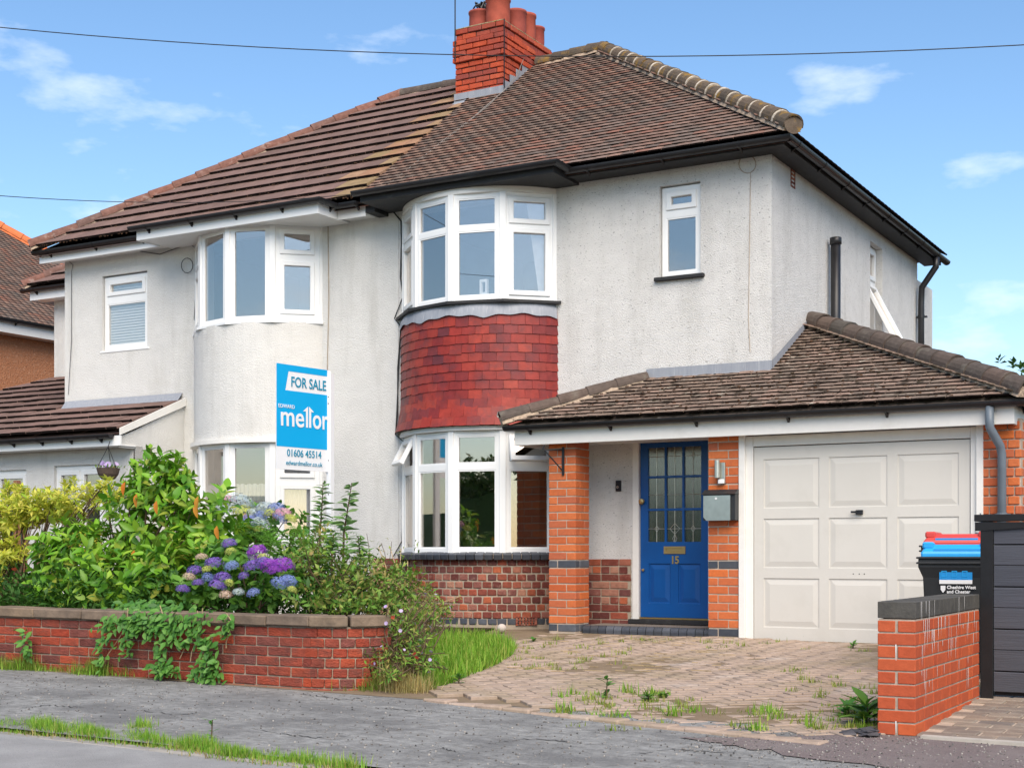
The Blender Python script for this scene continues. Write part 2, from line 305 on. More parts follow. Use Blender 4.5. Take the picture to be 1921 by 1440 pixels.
M['stone_ball'] = mat('pale_stone', [(.50, .44, .39)], .9, .15, var=.15, vscale=15, bump=.3)
M['cable'] = flat('black_cable', (.015, .015, .016), .5)
M['cable_pale'] = flat('pale_coaxial_cable', (.22, .20, .18), .6)
M['lamp_glass'] = flat('frosted_lamp_tube', (.8, .8, .76), .3)
M['lichen_mortar'] = mat('flaunching_mortar', [(.38, .30, .17), (.30, .25, .16)], 1, .05, vscale=12, bump=.9, bscale=40, bdist=.03, n2=(.34, .27, .05, .7), n2s=8, n2t=(.55, .7))
def glass(name, tint, refl, rough=.0, see=.9):
    m = bpy.data.materials.new(name); m.use_nodes = True; t = m.node_tree; t.nodes.clear(); N = t.nodes.new; Lk = t.links.new
    g = N('ShaderNodeBsdfGlossy'); g.inputs['Roughness'].default_value = rough; g.inputs['Color'].default_value = (*tint, 1)
    tr = N('ShaderNodeBsdfTransparent'); tr.inputs[0].default_value = (see, see, see, 1)
    lw = N('ShaderNodeLayerWeight'); lw.inputs[0].default_value = .5; fz = N('ShaderNodeMath'); fz.operation = 'POWER'; fz.inputs[1].default_value = 4; Lk(lw.outputs['Facing'], fz.inputs[0])
    mr = N('ShaderNodeMapRange'); mr.inputs['From Min'].default_value = 0; mr.inputs['From Max'].default_value = 1; mr.inputs['To Min'].default_value = refl; mr.inputs['To Max'].default_value = 1
    x = N('ShaderNodeMixShader'); o = N('ShaderNodeOutputMaterial')
    Lk(fz.outputs[0], mr.inputs[0]); Lk(mr.outputs[0], x.inputs[0]); Lk(tr.outputs[0], x.inputs[1]); Lk(g.outputs[0], x.inputs[2]); Lk(x.outputs[0], o.inputs[0])
    return m
M['glass'] = glass('window_glass', (1.0, .94, .88), .24, 0, .97)
M['glass_door'] = glass('leaded_obscure_glass', (.95, .92, .86), .12, .15, .75)
def leafmat(name, cols, rough=.45, transl=.3, **k): return mat(name, cols, rough, .35, rnd=True, transl=transl, **k)
M['leaf_camellia'] = leafmat('glossy_green_leaf', [(.065, .19, .012), (.12, .32, .02), (.22, .44, .03), (.095, .26, .02), (.33, .52, .045), (.08, .23, .02), (.38, .40, .06)], .38)
M['leaf_orange'] = leafmat('orange_dead_leaf', [(.62, .17, .02), (.55, .25, .03)], .5)
M['leaf_pieris'] = leafmat('yellow_green_leaf', [(.56, .58, .05), (.68, .66, .09), (.38, .50, .04), (.74, .66, .14), (.26, .42, .03)], .5, .4)
M['leaf_hydrangea'] = leafmat('hydrangea_leaf', [(.06, .18, .03), (.11, .27, .03), (.17, .34, .04), (.07, .21, .035)], .45)
M['leaf_weed'] = leafmat('mixed_weed_leaf', [(.08, .22, .025), (.16, .32, .035), (.27, .36, .06), (.11, .26, .04), (.32, .25, .07), (.08, .20, .03)], .55)
M['leaf_fern'] = leafmat('fern_frond', [(.11, .30, .03), (.18, .40, .05), (.14, .34, .04)], .55)
M['leaf_buddleia'] = leafmat('grey_green_leaf', [(.10, .22, .06), (.15, .28, .08), (.20, .32, .11)], .6)
M['leaf_ivy'] = leafmat('creeper_leaf', [(.06, .19, .03), (.10, .27, .04), (.15, .33, .06), (.05, .15, .03)], .5)
M['leaf_under'] = leafmat('dark_undergrowth_leaf', [(.03, .09, .015), (.05, .14, .02), (.08, .20, .03)], .55)
M['grit'] = mat('stone_grit', [(.12, .11, .10), (.30, .28, .26), (.06, .06, .06), (.42, .39, .35)], .9, .2, rnd=True)
M['leaf_tree'] = leafmat('tree_leaf', [(.03, .08, .015), (.05, .12, .02), (.08, .16, .03)], .5)
M['grass'] = leafmat('green_grass_blade', [(.15, .34, .025), (.22, .44, .035), (.11, .27, .02), (.31, .48, .06), (.40, .44, .10)], .6, .35)
M['grass_dry'] = leafmat('dry_grass_blade', [(.42, .34, .14), (.50, .42, .20), (.30, .30, .09), (.48, .30, .10)], .7, .3)
M['grass_mid'] = leafmat('olive_grass_blade', [(.20, .28, .04), (.30, .33, .06), (.14, .26, .03), (.36, .34, .10)], .6, .3)
M['stem'] = flat('brown_stem', (.10, .065, .04), .9, var=.3)
M['stem_pale'] = flat('pale_dry_stem', (.40, .30, .17), .9, var=.3)
for n, cs in dict(purple=[(.16, .10, .42), (.26, .13, .50), (.12, .12, .40)], violet=[(.27, .055, .45), (.36, .08, .52), (.20, .05, .42)], blue=[(.16, .22, .55), (.24, .32, .60), (.20, .24, .50)],
                  pale=[(.42, .52, .55), (.50, .58, .52), (.36, .46, .56)], pink=[(.60, .30, .38), (.66, .40, .42), (.55, .22, .42)], lime=[(.48, .55, .10), (.56, .60, .16), (.40, .48, .10)], cream=[(.62, .46, .36), (.55, .42, .30)], red=[(.55, .06, .04), (.6, .12, .06)], lilac=[(.46, .34, .62), (.56, .46, .66)]).items():
    M['fl_' + n] = leafmat(n + '_petal', cs, .6, .25)
# ------------------------------------------------------------------ ground, road, footway
struct('ground', MB().box(-400, 400, -400, 700, -1.2, -.36).me('ground', M['soil']))
def sheet(poly_fn, xs, ys, name, m, dz=0, thick=None):
    v = [(x, y, gz(x, y) + dz) for y in ys for x in xs]; n = len(xs)
    f = [(j * n + i, j * n + i + 1, (j + 1) * n + i + 1, (j + 1) * n + i) for j in range(len(ys) - 1) for i in range(n - 1)]
    return mesh_of(name, v, f, M[m])
xs_ = [-30, -14, -10, -6, -2, 2, 12]
road = MB(); road.add([(x, y, -.273 + .0035 * (6 - y) * (y + 2) * .6 - .01 * (max(-14, min(2, x)) + 6)) for y in (-3.5, -1, 1, 3, 4.5, 5.97) for x in xs_], [(j * 7 + i, j * 7 + i + 1, (j + 1) * 7 + i + 1, (j + 1) * 7 + i) for j in range(5) for i in range(6)])
struct('road', road.me('road', M['road']))
struct('footway', sheet(None, xs_, [6.068, 6.6, 7.2, 7.8, 8.3], 'footway', 'asphalt'))
struct('garden_soil', mesh_of('garden_soil', [(-30, 8.5, .30), (-6.4, 8.5, .30), (-6.4, 9.3, .16), (-7.3, 11, .02), (-8.2, 13.9, .0), (-30, 13.9, .0)], [(0, 1, 2, 3, 4, 5)], M['soil']))
struct('forecourt_dirt', sheet(None, [-9.9, -8, -7, -6, -5, -4, -3, -2.02], [8.3, 9, 10, 11, 12, 13, 13.6, 14.6], 'forecourt_dirt', 'dirt', .002))
CHP = []
_k = [(-3.25, 7.62), (-2.6, 7.42), (-1.6, 7.15), (-.5, 7.05), (3, 6.95), (3, 8.25), (-2.0, 8.38), (-2.7, 7.95)]
for _i in range(len(_k)):
    for _j in range(9):
        _a, _b = _k[_i], _k[(_i + 1) % len(_k)]; CHP.append((lerp(_a[0], _b[0], _j / 9) + RND.uniform(-.04, .04), lerp(_a[1], _b[1], _j / 9) + RND.uniform(-.05, .05)))
struct('verge_chippings', mesh_of('verge_chippings', [(*p, gz(*p) + .006) for p in CHP], [tuple(range(len(CHP)))], M['gravelly']))
struct('neighbour_drive', sheet(None, [-2.05, -1, 0, 2, 5], [8.22, 9, 10, 11, 13], 'neighbour_drive', 'mortar_grey', .004))
nd = bpy.data.objects['neighbour_drive']
sm = block(.21, .14, .05, M['sett'], .008, .006)
mats = []
for j in range(14):
    for i in range(13):
        x = -1.93 + i * .222 + (j % 2) * .11; y = 8.36 + j * .15
        mats.append(place((x, y, gz(x, y) - .012 + RND.uniform(-.004, .004)), RND.uniform(-.02, .02)))
scatter('paving_sett', 'paving_sett_mass', sm, mats, M['sett'], nd, 300)
link('edging_strip', MB().add([(x, y, gz(x, 8.25) + dz) for (y, dz) in ((8.2, -.05), (8.27, -.05), (8.27, .022), (8.2, .022)) for x in (-1.98, 4)], [(0, 1, 3, 2), (2, 3, 5, 4), (4, 5, 7, 6), (6, 7, 1, 0), (0, 2, 4, 6), (7, 5, 3, 1)]).me('edging_strip', M['edging']), nd)
# kerb
kb = struct('kerb', MB().add([(x, y, -.30 - .01 * (x + 6)) for x in (-14, 2) for y in (5.96, 6.08)] + [(x, y, -.28 - .01 * (x + 6)) for x in (-14, 2) for y in (5.96, 6.08)], [(0, 1, 3, 2), (4, 6, 7, 5), (0, 2, 6, 4), (1, 5, 7, 3), (0, 4, 5, 1), (2, 3, 7, 6)]).me('kerb', M['mortar_grey']))
km = block(.895, .125, .16, M['kerb'], .012, .004)
for i in range(18):
    x = -14 + .45 + i * .905
    link('kerb_stone', km, kb, place((x, 6.01, -.345 - .01 * (x + 6) + RND.uniform(-.012, .006)), RND.uniform(-.01, .01), 0, .01))
fw = bpy.data.objects['footway']
def crack(pts, w):
    v = []
    n = 26
    for i in range(n + 1):
        t = i / n * (len(pts) - 1); k = min(int(t), len(pts) - 2); x, y = lerp(pts[k][0], pts[k + 1][0], t - k) + RND.uniform(-3, 3), lerp(pts[k][1], pts[k + 1][1], t - k) + RND.uniform(-1.5, 1.5)
        g = G(x, y); ww = w * RND.uniform(.3, 1.4) * min(1, 6 * i / n + .1, 6 * (1 - i / n) + .1)
        v += [(g.x, g.y - ww, g.z + .003), (g.x, g.y + ww, g.z + .003)]
    link('crack', mesh_of('crack', v, [(2 * i, 2 * i + 2, 2 * i + 3, 2 * i + 1) for i in range(n)], M['crack']), fw)
for c_ in ([(470, 1365), (540, 1378), (600, 1384), (690, 1376)], [(250, 1330), (330, 1340), (420, 1334)], [(700, 1326), (790, 1334), (870, 1330)], [(20, 1330), (90, 1322), (160, 1328)], [(880, 1400), (990, 1385), (1100, 1392)], [(1150, 1420), (1260, 1405), (1380, 1412)], [(560, 1300), (640, 1312), (720, 1306)], [(760, 1420), (830, 1402), (860, 1412)]): crack(c_, .006)
# driveway of block paving: 45 degree herringbone
drive_poly = [(-5.50, 8.42), (-3.76, 8.10), (-2.85, 7.90), (-2.27, 7.98), (-2.27, 13.52), (-7.3, 13.6), (-7.25, 12.6), (-6.95, 11.8), (-6.55, 10.9), (-6.1, 9.7)]
def inside(p, poly):
    r = False; n = len(poly)
    for i in range(n):
        a, b = poly[i], poly[(i + 1) % n]
        if (a[1] > p[1]) != (b[1] > p[1]) and p[0] < (b[0] - a[0]) * (p[1] - a[1]) / (b[1] - a[1]) + a[0]: r = not r
    return r
def drive_z(x, y): return gz(x, y) + .012 + .012 * math.sin(x * 1.7 + 1) * math.sin(y * 1.3)
dv = struct('driveway', mesh_of('driveway', [(x, y, gz(x, y) - .012) for x, y in drive_poly], [tuple(range(len(drive_poly)))], M['dirt']))
pm = block(.196, .096, .05, M['paver'], .004, .002)
mats = []
ca, sa = math.cos(rad(45)), math.sin(rad(45)); g = .101
for i in range(-60, 61):
    for j in range(-60, 61):
        # herringbone: unit cells of side 2g stepping diagonally
        for hv in (0, 1):
            if (i - j) % 4 != (0 if hv == 0 else 3): continue
            if hv == 0: cx_, cy_, rz = (i + 1) * g, (j + .5) * g, 0
            else: cx_, cy_, rz = (i + .5) * g, (j + 1) * g, rad(90)
            x = -4.6 + ca * cx_ - sa * cy_; y = 10.7 + sa * cx_ + ca * cy_
            if not inside((x, y), drive_poly): continue
            if y < 8.5 and not inside((x, y - .13), drive_poly) or RND.random() < .004: continue
            mats.append(place((x, y, drive_z(x, y) - .025 + RND.uniform(-.003, .003)), rad(45) + rz + RND.uniform(-.015, .015), RND.uniform(-.012, .012), RND.uniform(-.012, .012)))
scatter('paving_block', 'paving_block_mass', pm, mats, M['paver'], dv, 300)
em = block(.24, .15, .05, M['paver'], .012, .012, 3)
for k in range(15):
    a, b = (Vector((-5.45, 8.30)), Vector((-3.76, 7.99))) if k < 7 else (Vector((-3.76, 7.99)), Vector((-2.45, 7.80)))
    t = k / 7 + .07 if k < 7 else (k - 7) / 8 + .06
    p = a.lerp(b, t); link('edging_block', em, dv, place((p.x, p.y, gz(p.x, p.y) - .012 + RND.uniform(-.008, .006)), math.atan2(b.y - a.y, b.x - a.x) + RND.uniform(-.06, .06)))

# ------------------------------------------------------------------ generic builders for the houses
XP, XR, XL, Y0, YB, ZE = -10.25, -5.04, -15.73, 14.35, 20.68, 5.2
BR, BH = 1.28, 57
def bowpt(bx, a, r=BR): return (bx + r * math.sin(rad(a)), 15.047 - r * math.cos(rad(a)))
def arcpoly(bx, r, n=20, h=BH, back=14.36):
    p = [bowpt(bx, lerp(-h, h, i / n), r) for i in range(n + 1)]
    return p + [(p[-1][0], back), (p[0][0], back)]
def arcband(bx, r0, r1, z0, z1, n=24, h=BH):
    m = MB(); o = [bowpt(bx, lerp(-h, h, i / n), r1) for i in range(n + 1)]; q = [bowpt(bx, lerp(-h, h, i / n), r0) for i in range(n + 1)]
    m.prism(o + q[::-1], z0, z1); return m
def bar_frame(T, rect, b, y0, y1):
    return MB(T).grid(rect[0], rect[1], rect[2], rect[3], [(rect[0] + b, rect[1] - b, rect[2] + b, rect[3] - b)], y0, y1)
def window(house, T, Wd, H, lights, fw=.05, name='window', frame_mat='upvc', depth=.07, sill=None, gl='glass', bev=.004):
    """lights: (x0,x1,z0,z1,kind,open angle)"""
    holes = [l[:4] for l in lights]
    fr = MB(T).grid(0, Wd, 0, H, holes, 0, depth).go(name, M[frame_mat], house, bev=bev)
    for l in lights:
        x0, x1, z0, z1, kind = l[:5]; ang = l[5] if len(l) > 5 else 0
        TT = T
        if ang:  # top-hung, tilts outward at the foot
            TT = T @ Matrix.Translation((0, -.01, z1)) @ Matrix.Rotation(-rad(ang), 4, 'X') @ Matrix.Translation((0, 0, -z1))
        if kind == 'sash':
            e = .016
            s = MB(TT).grid(x0 - e, x1 + e, z0 - e, z1 + e, [(x0 + .042, x1 - .042, z0 + .042, z1 - .042)], -.018, .035).go('casement', M[frame_mat], fr, bev=.006)
            g = .038
        else: g = -.004
        MB(TT).box(x0 + g, x1 - g, .018, .026, z0 + g, z1 - g).go('pane', M[gl], fr)
        if kind != 'sash': bar_frame(TT, (x0 - .002, x1 + .002, z0 - .002, z1 + .002), .016, .004, .017).go('glazing_bead', M[frame_mat], fr)
    if sill: MB(T).box(-sill[0], Wd + sill[0], -sill[1], .05, -sill[2], -.002).go('window_sill', M[sill[3]], fr, bev=.006)
    return fr
_gp = [(.056 * math.cos(math.pi * k / 10), -.056 * math.sin(math.pi * k / 10)) for k in range(11)] + [(.049 * math.cos(math.pi * k / 10), -.049 * math.sin(math.pi * k / 10)) for k in range(10, -1, -1)]
def gutter(parent, pts, mat_='black', side=1, brackets=.85, r=1.0):
    """half-round channel along horizontal points; side = +1: outer edge to the right of travel"""
    pts = [Vector(p) for p in pts]; vs = []; n = len(_gp)
    for i, p in enumerate(pts):
        d0 = (pts[i] - pts[i - 1]).normalized() if i else (pts[1] - pts[0]).normalized()
        d1 = (pts[i + 1] - pts[i]).normalized() if i < len(pts) - 1 else d0
        n0 = Vector((d0.y, -d0.x, 0)) * side; n1 = Vector((d1.y, -d1.x, 0)) * side
        nn = (n0 + n1); nn = nn / max(.4, nn.length_squared / 2)
        for a, z in _gp: vs.append(p + nn * a * r + Vector((0, 0, z * r)))
    fs = []
    for i in range(len(pts) - 1):
        for k in range(n): fs.append((i * n + k, i * n + (k + 1) % n, (i + 1) * n + (k + 1) % n, (i + 1) * n + k))
    fs += [tuple(range(n))[::-1], tuple(range((len(pts) - 1) * n, len(pts) * n))]
    m = MB(); m.add(vs, fs)
    half = [(a, z) for a, z in _gp[:11]]
    for e in (0, len(pts) - 1):   # stop ends
        m.add(vs[e * n:e * n + 11], [tuple(range(11))])
    o = m.go('gutter', M[mat_], parent)
    for i in range(len(pts) - 1):
        d = pts[i + 1] - pts[i]; L = d.length; d.normalize(); nn = Vector((d.y, -d.x, 0)) * side
        q = .3
        while q < L and brackets:
            p = pts[i] + d * q
            b = MB()
            b.add([p + nn * a * r * 1.1 + Vector((0, 0, z * r * 1.1)) + d * s for s in (-.012, .012) for a, z in half + [(-.056, -.07)]], [(k, k + 1, 13 + k, 12 + k) for k in range(11)] + [tuple(range(12))[::-1], tuple(range(12, 24))])
            b.ext([p - nn * .056 + Vector((0, 0, -.03)) - d * .012, p - nn * .056 + Vector((0, 0, -.10)) - d * .012, p - nn * .0 + Vector((0, 0, -.055)) - d * .012], d * .024)
            b.go('gutter_bracket', M[mat_], o); q += brackets
    return o
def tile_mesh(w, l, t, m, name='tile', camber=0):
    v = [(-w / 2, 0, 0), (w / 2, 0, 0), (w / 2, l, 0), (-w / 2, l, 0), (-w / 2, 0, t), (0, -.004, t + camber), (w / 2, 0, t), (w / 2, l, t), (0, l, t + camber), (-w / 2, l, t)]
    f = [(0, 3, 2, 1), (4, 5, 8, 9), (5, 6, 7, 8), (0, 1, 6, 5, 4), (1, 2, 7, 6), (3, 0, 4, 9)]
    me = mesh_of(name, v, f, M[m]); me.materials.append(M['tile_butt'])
    for i in (0, 3): me.polygons[i].material_index = 1  # underside and front edge carry the painted gap shadow
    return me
def tile_field(Yst, Zst, slope, gauge, rows, xr, w, l, t, skip=None, jit=.004, joint=.003, lift=None):
    """matrices for tiles on a slope that rises towards +Y"""
    ph = math.atan(slope); r = []
    lift = t * 1.6 if lift is None else lift
    ang = ph - math.asin(min(.9, lift / l))
    for k in range(rows):
        y = Yst + k * gauge * math.cos(ph); z = Zst + k * gauge * math.sin(ph)
        xa, xb = xr(y)
        x = xa - (w * .5 if k % 2 else 0)
        while x < xb:
            a, b = max(x, xa), min(x + w, xb); x += w
            if b - a < .03: continue
            c = (a + b) / 2
            if skip and skip(c, y): continue
            p = Vector((c, y - math.sin(ph) * lift, z + math.cos(ph) * lift)) + Vector((RND.uniform(-1, 1), RND.uniform(-1, 1), RND.uniform(-.3, 1))) * jit
            r.append(Matrix.Translation(p) @ Matrix.Rotation(ang + RND.uniform(-1, 1) * jit * 3, 4, 'X') @ Matrix.Rotation(RND.uniform(-1, 1) * jit * 2, 4, 'Z') @ Matrix.Diagonal(((b - a - joint) / w, 1, 1, 1)))
    return r
def halfround(L, r0, r1, th, m):
    n = 10; v = []; f = []
    for (x, r) in ((0, r0), (L, r1)):
        for q in (r, r - th):
            for k in range(n + 1):
                t = math.pi * k / n * 1.1 - .05 * math.pi; v.append((x, q * math.cos(t), q * math.sin(t)))
    a, b, c, d = 0, n + 1, 2 * (n + 1), 3 * (n + 1)
    for k in range(n):
        f += [(a + k, c + k, c + k + 1, a + k + 1), (b + k, b + k + 1, d + k + 1, d + k), (a + k, a + k + 1, b + k + 1, b + k), (c + k, d + k, d + k + 1, c + k + 1)]
    f += [(a, b, d, c), (a + n, c + n, d + n, b + n)]
    me = mesh_of('half_round_tile', v, f, M[m]); return me
def hip_line(parent, A, B, n, r, m, name='hip_tile', bed='bedding', flare=1.1, dz=0, joint=False):
    A, B = Vector(A), Vector(B); d = (B - A); L = d.length; d.normalize()
    s = Vector((d.y, -d.x, 0)).normalized(); u = s.cross(d).normalized()
    if u.z < 0: u = -u; s = -s
    R3 = Matrix((d, -s if (d.cross(-s)).dot(u) > 0 else s, u)).transposed().to_4x4()
    me = halfround(L / n * 1.08, r * flare, r * .94, .018, m)
    for k in range(n):
        p = A + d * (L * k / n) + Vector((0, 0, dz + RND.uniform(-.006, .006)))
        link(name, me, parent, Matrix.Translation(p) @ R3 @ Matrix.Rotation(RND.uniform(-.03, .03), 4, 'Y') @ Matrix.Rotation(RND.uniform(-.03, .03), 4, 'X'))
    if joint:
        jm = halfround(.035, r * 1.02, r * 1.04, .03, 'joint_mortar')
        for k in range(1, n):
            if RND.random() < .75: link('joint_mortar', jm, parent, Matrix.Translation(A + d * (L * k / n - .03) + Vector((0, 0, dz + RND.uniform(-.004, .004)))) @ R3)
    mb = MB(Matrix.Translation(A + Vector((0, 0, dz))) @ R3)
    N = n * 4; w = r * .92
    vs = []
    for i in range(N + 1):
        x = L * i / N; j = RND.uniform(-.012, .012); k2 = RND.uniform(-.012, .012)
        vs += [(x, -w - .012 + j, -.06), (x, -w * .75 + j, .03), (x, w * .75 + k2, .03), (x, w + .012 + k2, -.06)]
    fs = [(i * 4 + q, i * 4 + 4 + q, i * 4 + 5 + q, i * 4 + 1 + q) for i in range(N) for q in range(3)] + [(0, 1, 2, 3), tuple(N * 4 + q for q in (3, 2, 1, 0))]
    mb.add(vs, fs).go('bedding_mortar', M[bed], parent)
def bricks(parent, p0, ang, courses, z0, pitch, L, D, H, m, bond='stretcher', length=1, name='brick', skip=None, matrow=None, start=0, jz=.0015, proud=.004, joint=.011):
    """front-face brickwork; p0 = left end of the face, ang = heading of the face seen left to right"""
    c, s = math.cos(ang), math.sin(ang); half = (D if D < L * .6 else L / 2)
    for k in range(courses):
        z = z0 + k * pitch + H / 2; mm = matrow(k) if matrow else m
        x = 0; i = 0; hd = (L - joint) / 2
        if bond == 'header': seq = lambda i: hd; off = 0 if k % 2 else -hd / 2
        elif bond == 'stretcher': seq = lambda i: L; off = 0 if k % 2 else -(L + joint) / 2
        elif bond == 'flemish': seq = lambda i: (L if (i + k) % 2 else hd); off = -.0 if k % 2 else -.05
        else: seq = lambda i: (hd if k % 4 == 3 else L); off = 0 if k % 2 else -(L + joint) / 2
        x = off
        while x < length - .03:
            w = seq(i); a, b = max(0, x), min(length, x + w); x += w + joint; i += 1
            if b - a < .03: continue
            if skip and skip((a + b) / 2, z): continue
            q = (a + b) / 2; dd = D / 2 - proud + RND.uniform(-.0015, .0015)
            link(name, block(b - a, D, H, M[mm], .005, .003, RND.randrange(2)), parent, place((p0[0] + c * q - s * dd, p0[1] + s * q + c * dd, z + RND.uniform(-jz, jz)), ang + RND.uniform(-.006, .006), RND.uniform(-.006, .006)))
def downpipe(parent, path, r, m='black', clips=()):
    p = MB().tube(path, r, 12).go('downpipe', M[m], parent, smooth=True)
    for z in clips:
        x, y = path[-1][0], path[-1][1]
        MB().lathe([(r, -.02), (r + .008, -.02), (r + .008, .02), (r, .02)], (x, y, z), 14).box(x - r - .03, x + r + .03, y + r * .5, y + r + .03, z - .012, z + .012).go('pipe_clip', M[m], p)
    return p

# ------------------------------------------------------------------ house number 15 (right half of the pair)
H1 = thing('semi_detached_house', 'white roughcast semi-detached house with red tile-hung bay and blue front door', 'house', (-7.6, 14.35, 0))
bx = -8.733
T1 = Matrix.Identity(4)
XS = -9.87
wall = MB().grid(XS, XR, -.3, ZE, [(-9.72, -7.75, 3.78, 5.1), (-9.72, -7.75, .84, 2.3), (-6.345, -5.855, 3.925, 4.955), (-6.68, -5.72, .1, 2.16)], Y0, Y0 + .26)
side = MB(Matrix(((0, -1, 0, XR), (1, 0, 0, Y0 + .26), (0, 0, 1, 0), (0, 0, 0, 1))))   # local x -> +Y, local y -> -X
SW = (18.18 - Y0 - .26, 18.78 - Y0 - .26)
side.grid(0, YB - Y0 - .26, -.3, ZE, [(SW[0], SW[1], 3.35, 4.95)], 0, .26)
wall.v += side.v; n0 = len(wall.v) - len(side.v); wall.f += [tuple(i + n0 for i in q) for q in side.f]
wall.box(XP, XR - .26, YB - .26, YB, -.3, ZE)
wall.box(-9.2, XR - .003, YB + .001, 21.62, -.3, 4.86)          # rear wing
wall.go('wall', M['render_right'], H1)
room = MB().box(XP, XR - .27, Y0 + .27, YB - .27, 2.45, 2.6).box(XP, XR - .27, Y0 + .27, YB - .27, -.2, .05).box(XP, XR - .27, Y0 + .27, YB - .27, 5.14, 5.19)
room.box(XP, XR - .27, 18.0, 18.1, 0, 5.2).box(-6.98, -6.88, Y0 + .27, 18, .05, 5.1).box(XP, XP + .1, Y0 + .27, 18, 0, 5.2)
room.go('room_wall', M['interior'], H1)
# bay body
bayo = MB().prism(arcpoly(bx, BR - .03), 2.30, 3.74).go('bay', M['mortar'], H1)
MB().prism(arcpoly(bx, BR - .14), -.2, .80).go('bay_base', M['mortar'], H1)
arcband(bx, BR - .09, BR + .004, 5.035, 5.12).go('bay_head', M['paint_white'], H1)
arcband(bx, BR - .10, BR + .035, 2.285, 2.335).go('bay_head', M['paint_white'], H1)
# tile hanging
hung = MB(); 
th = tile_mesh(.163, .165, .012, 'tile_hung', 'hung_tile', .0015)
def flare(z): return .075 * max(0, (2.68 - z) / .36) ** 1.6
for k in range(12):
    z = 2.335 + k * .106; r = BR + .016 + flare(z); n = int(rad(2 * BH) * r / .1655)
    for i in range(n + 2):
        a = -rad(BH) + (i + (0 if k % 2 else .5) - .25) * .1655 / r
        if a > rad(BH) + .05 or a < -rad(BH) - .05: continue
        a = max(-rad(BH) + .03, min(rad(BH) - .035, a))
        tilt = rad(90) - .09 - (.22 * max(0, (2.62 - z) / .3) if z < 2.62 else 0)
        p = Vector((bx + r * math.sin(a), 15.047 - r * math.cos(a), z + RND.uniform(-.003, .003) - (.012 if RND.random() < .03 else 0)))
        link('hung_tile', th, bayo, Matrix.Translation(p) @ Matrix.Rotation(a, 4, 'Z') @ Matrix.Rotation(tilt + RND.uniform(-.02, .02), 4, 'X') @ Matrix.Rotation(RND.uniform(-.014, .014), 4, 'Z'))
# lead apron with a wavy hem
ap = MB(); n = 60; vs = []
for i in range(n + 1):
    a = lerp(-BH, BH, i / n); wv = 3.585 + .035 * abs(math.sin(i / n * math.pi * 3)) + .01 * math.sin(i * .9)
    for (r, z) in ((BR + .0, 3.755), (BR + .03, 3.70), (BR + .044, wv)): x, y = bowpt(bx, a, r); vs.append((x, y, z))
ap.add(vs, [(i * 3 + q, i * 3 + 3 + q, i * 3 + 4 + q, i * 3 + 1 + q) for i in range(n) for q in range(2)]).go('lead_apron', M['lead'], bayo, smooth=True)
arcband(bx, BR - .1, BR + .085, 3.752, 3.785, 4, BH + 1.2).go('bay_sill', M['black_wood'], H1)
# upper and lower bay lights
def bay_windows(house, bx, z0, H, spec, post=True):
    for k in range(4):
        pa, pb = bowpt(bx, -BH + k * BH / 2), bowpt(bx, -BH + (k + 1) * BH / 2)
        T, L = facet(pa, pb, z0)
        window(house, T, L, H, spec(k, L))
    if post:
        for k in range(5):
            a = -BH + k * BH / 2; p = bowpt(bx, a, BR - .012)
            MB(Matrix.Translation((p[0], p[1], z0)) @ Matrix.Rotation(rad(a), 4, 'Z')).box(-.038, .038, -.022, .07, .002, H - .002).go('mullion', M['upvc'], house, bev=.004)
def spec_up(k, L):
    a, b = .085, L - .085
    if k in (0, 3): return [(a - .0, b + .0, .07, .82, 'sash'), (a, b, .90, H_ - .07, 'sash')]
    return [(a, b, .06, .81, 'fixed'), (a, b, .875, H_ - .06, 'fixed')]
H_ = 1.25; bay_windows(H1, bx, 3.788, H_, spec_up)
def spec_lo(k, L):
    a, b = .085, L - .085
    if k in (0, 3): return [(a, b, .06, .965, 'fixed'), (a, b, 1.06, H_ - .06, 'sash', 21 if k == 3 else 27)]
    return [(a, b, .06, .965, 'fixed'), (a, b, 1.045, H_ - .06, 'fixed')]
H_ = 1.42; bay_windows(H1, bx, .862, H_, spec_lo)
# brick sill of the bay, plinth of header bricks, blue base course
sm_ = block(.10, .13, .07, M['blue_brick'], .008, .003)
sillp = arcband(bx, BR - .1, BR + .02, .80, .855).go('bay_brick_sill', M['mortar_grey'], H1)
n = 24
for i in range(n):
    a = lerp(-BH, BH, (i + .5) / n); p = bowpt(bx, a, BR + .0)
    link('sill_brick', sm_, sillp, Matrix.Translation((p[0], p[1], .832)) @ Matrix.Rotation(rad(a), 4, 'Z') @ Matrix.Rotation(rad(14), 4, 'X'))
pl = arcband(bx, BR - .13, BR - .035, -.2, .80).go('bay_plinth', M['mortar'], H1)
for k in range(9):
    r = BR - .03; n = int(rad(2 * BH) * r / .116); z = .02 + k * .0875
    if k == 0: z = .035
    for i in range(n + 1):
        a = -BH + (i + (.5 if k % 2 else 0)) * math.degrees(.116 / r)
        if a > BH - 1: continue
        if k == 0 and 35 < a < 47: continue
        p = bowpt(bx, a, r - .045)
        w = .1035 * RND.uniform(.9, 1.0)
        link('brick', block(w, .1, .074, M['blue_brick' if k == 0 else 'brick_plum'], .009, .006, RND.randrange(3)), pl, Matrix.Translation((p[0], p[1], z + .037)) @ Matrix.Rotation(rad(a) + RND.uniform(-.02, .02), 4, 'Z') @ Matrix.Translation((0, RND.uniform(-.003, .004), 0)))
# air brick at the foot of the bay
p = bowpt(bx, 41, BR - .026); TA = Matrix.Translation((p[0], p[1], .03)) @ Matrix.Rotation(rad(41), 4, 'Z')
MB(TA).grid(-.125, .125, .0, .098, [(-.105 + i * .036, -.105 + i * .036 + .02, .012 + j * .028, .012 + j * .028 + .018) for i in range(6) for j in range(3)], -.012, .02).go('air_brick', M['brick_plum'], H1)
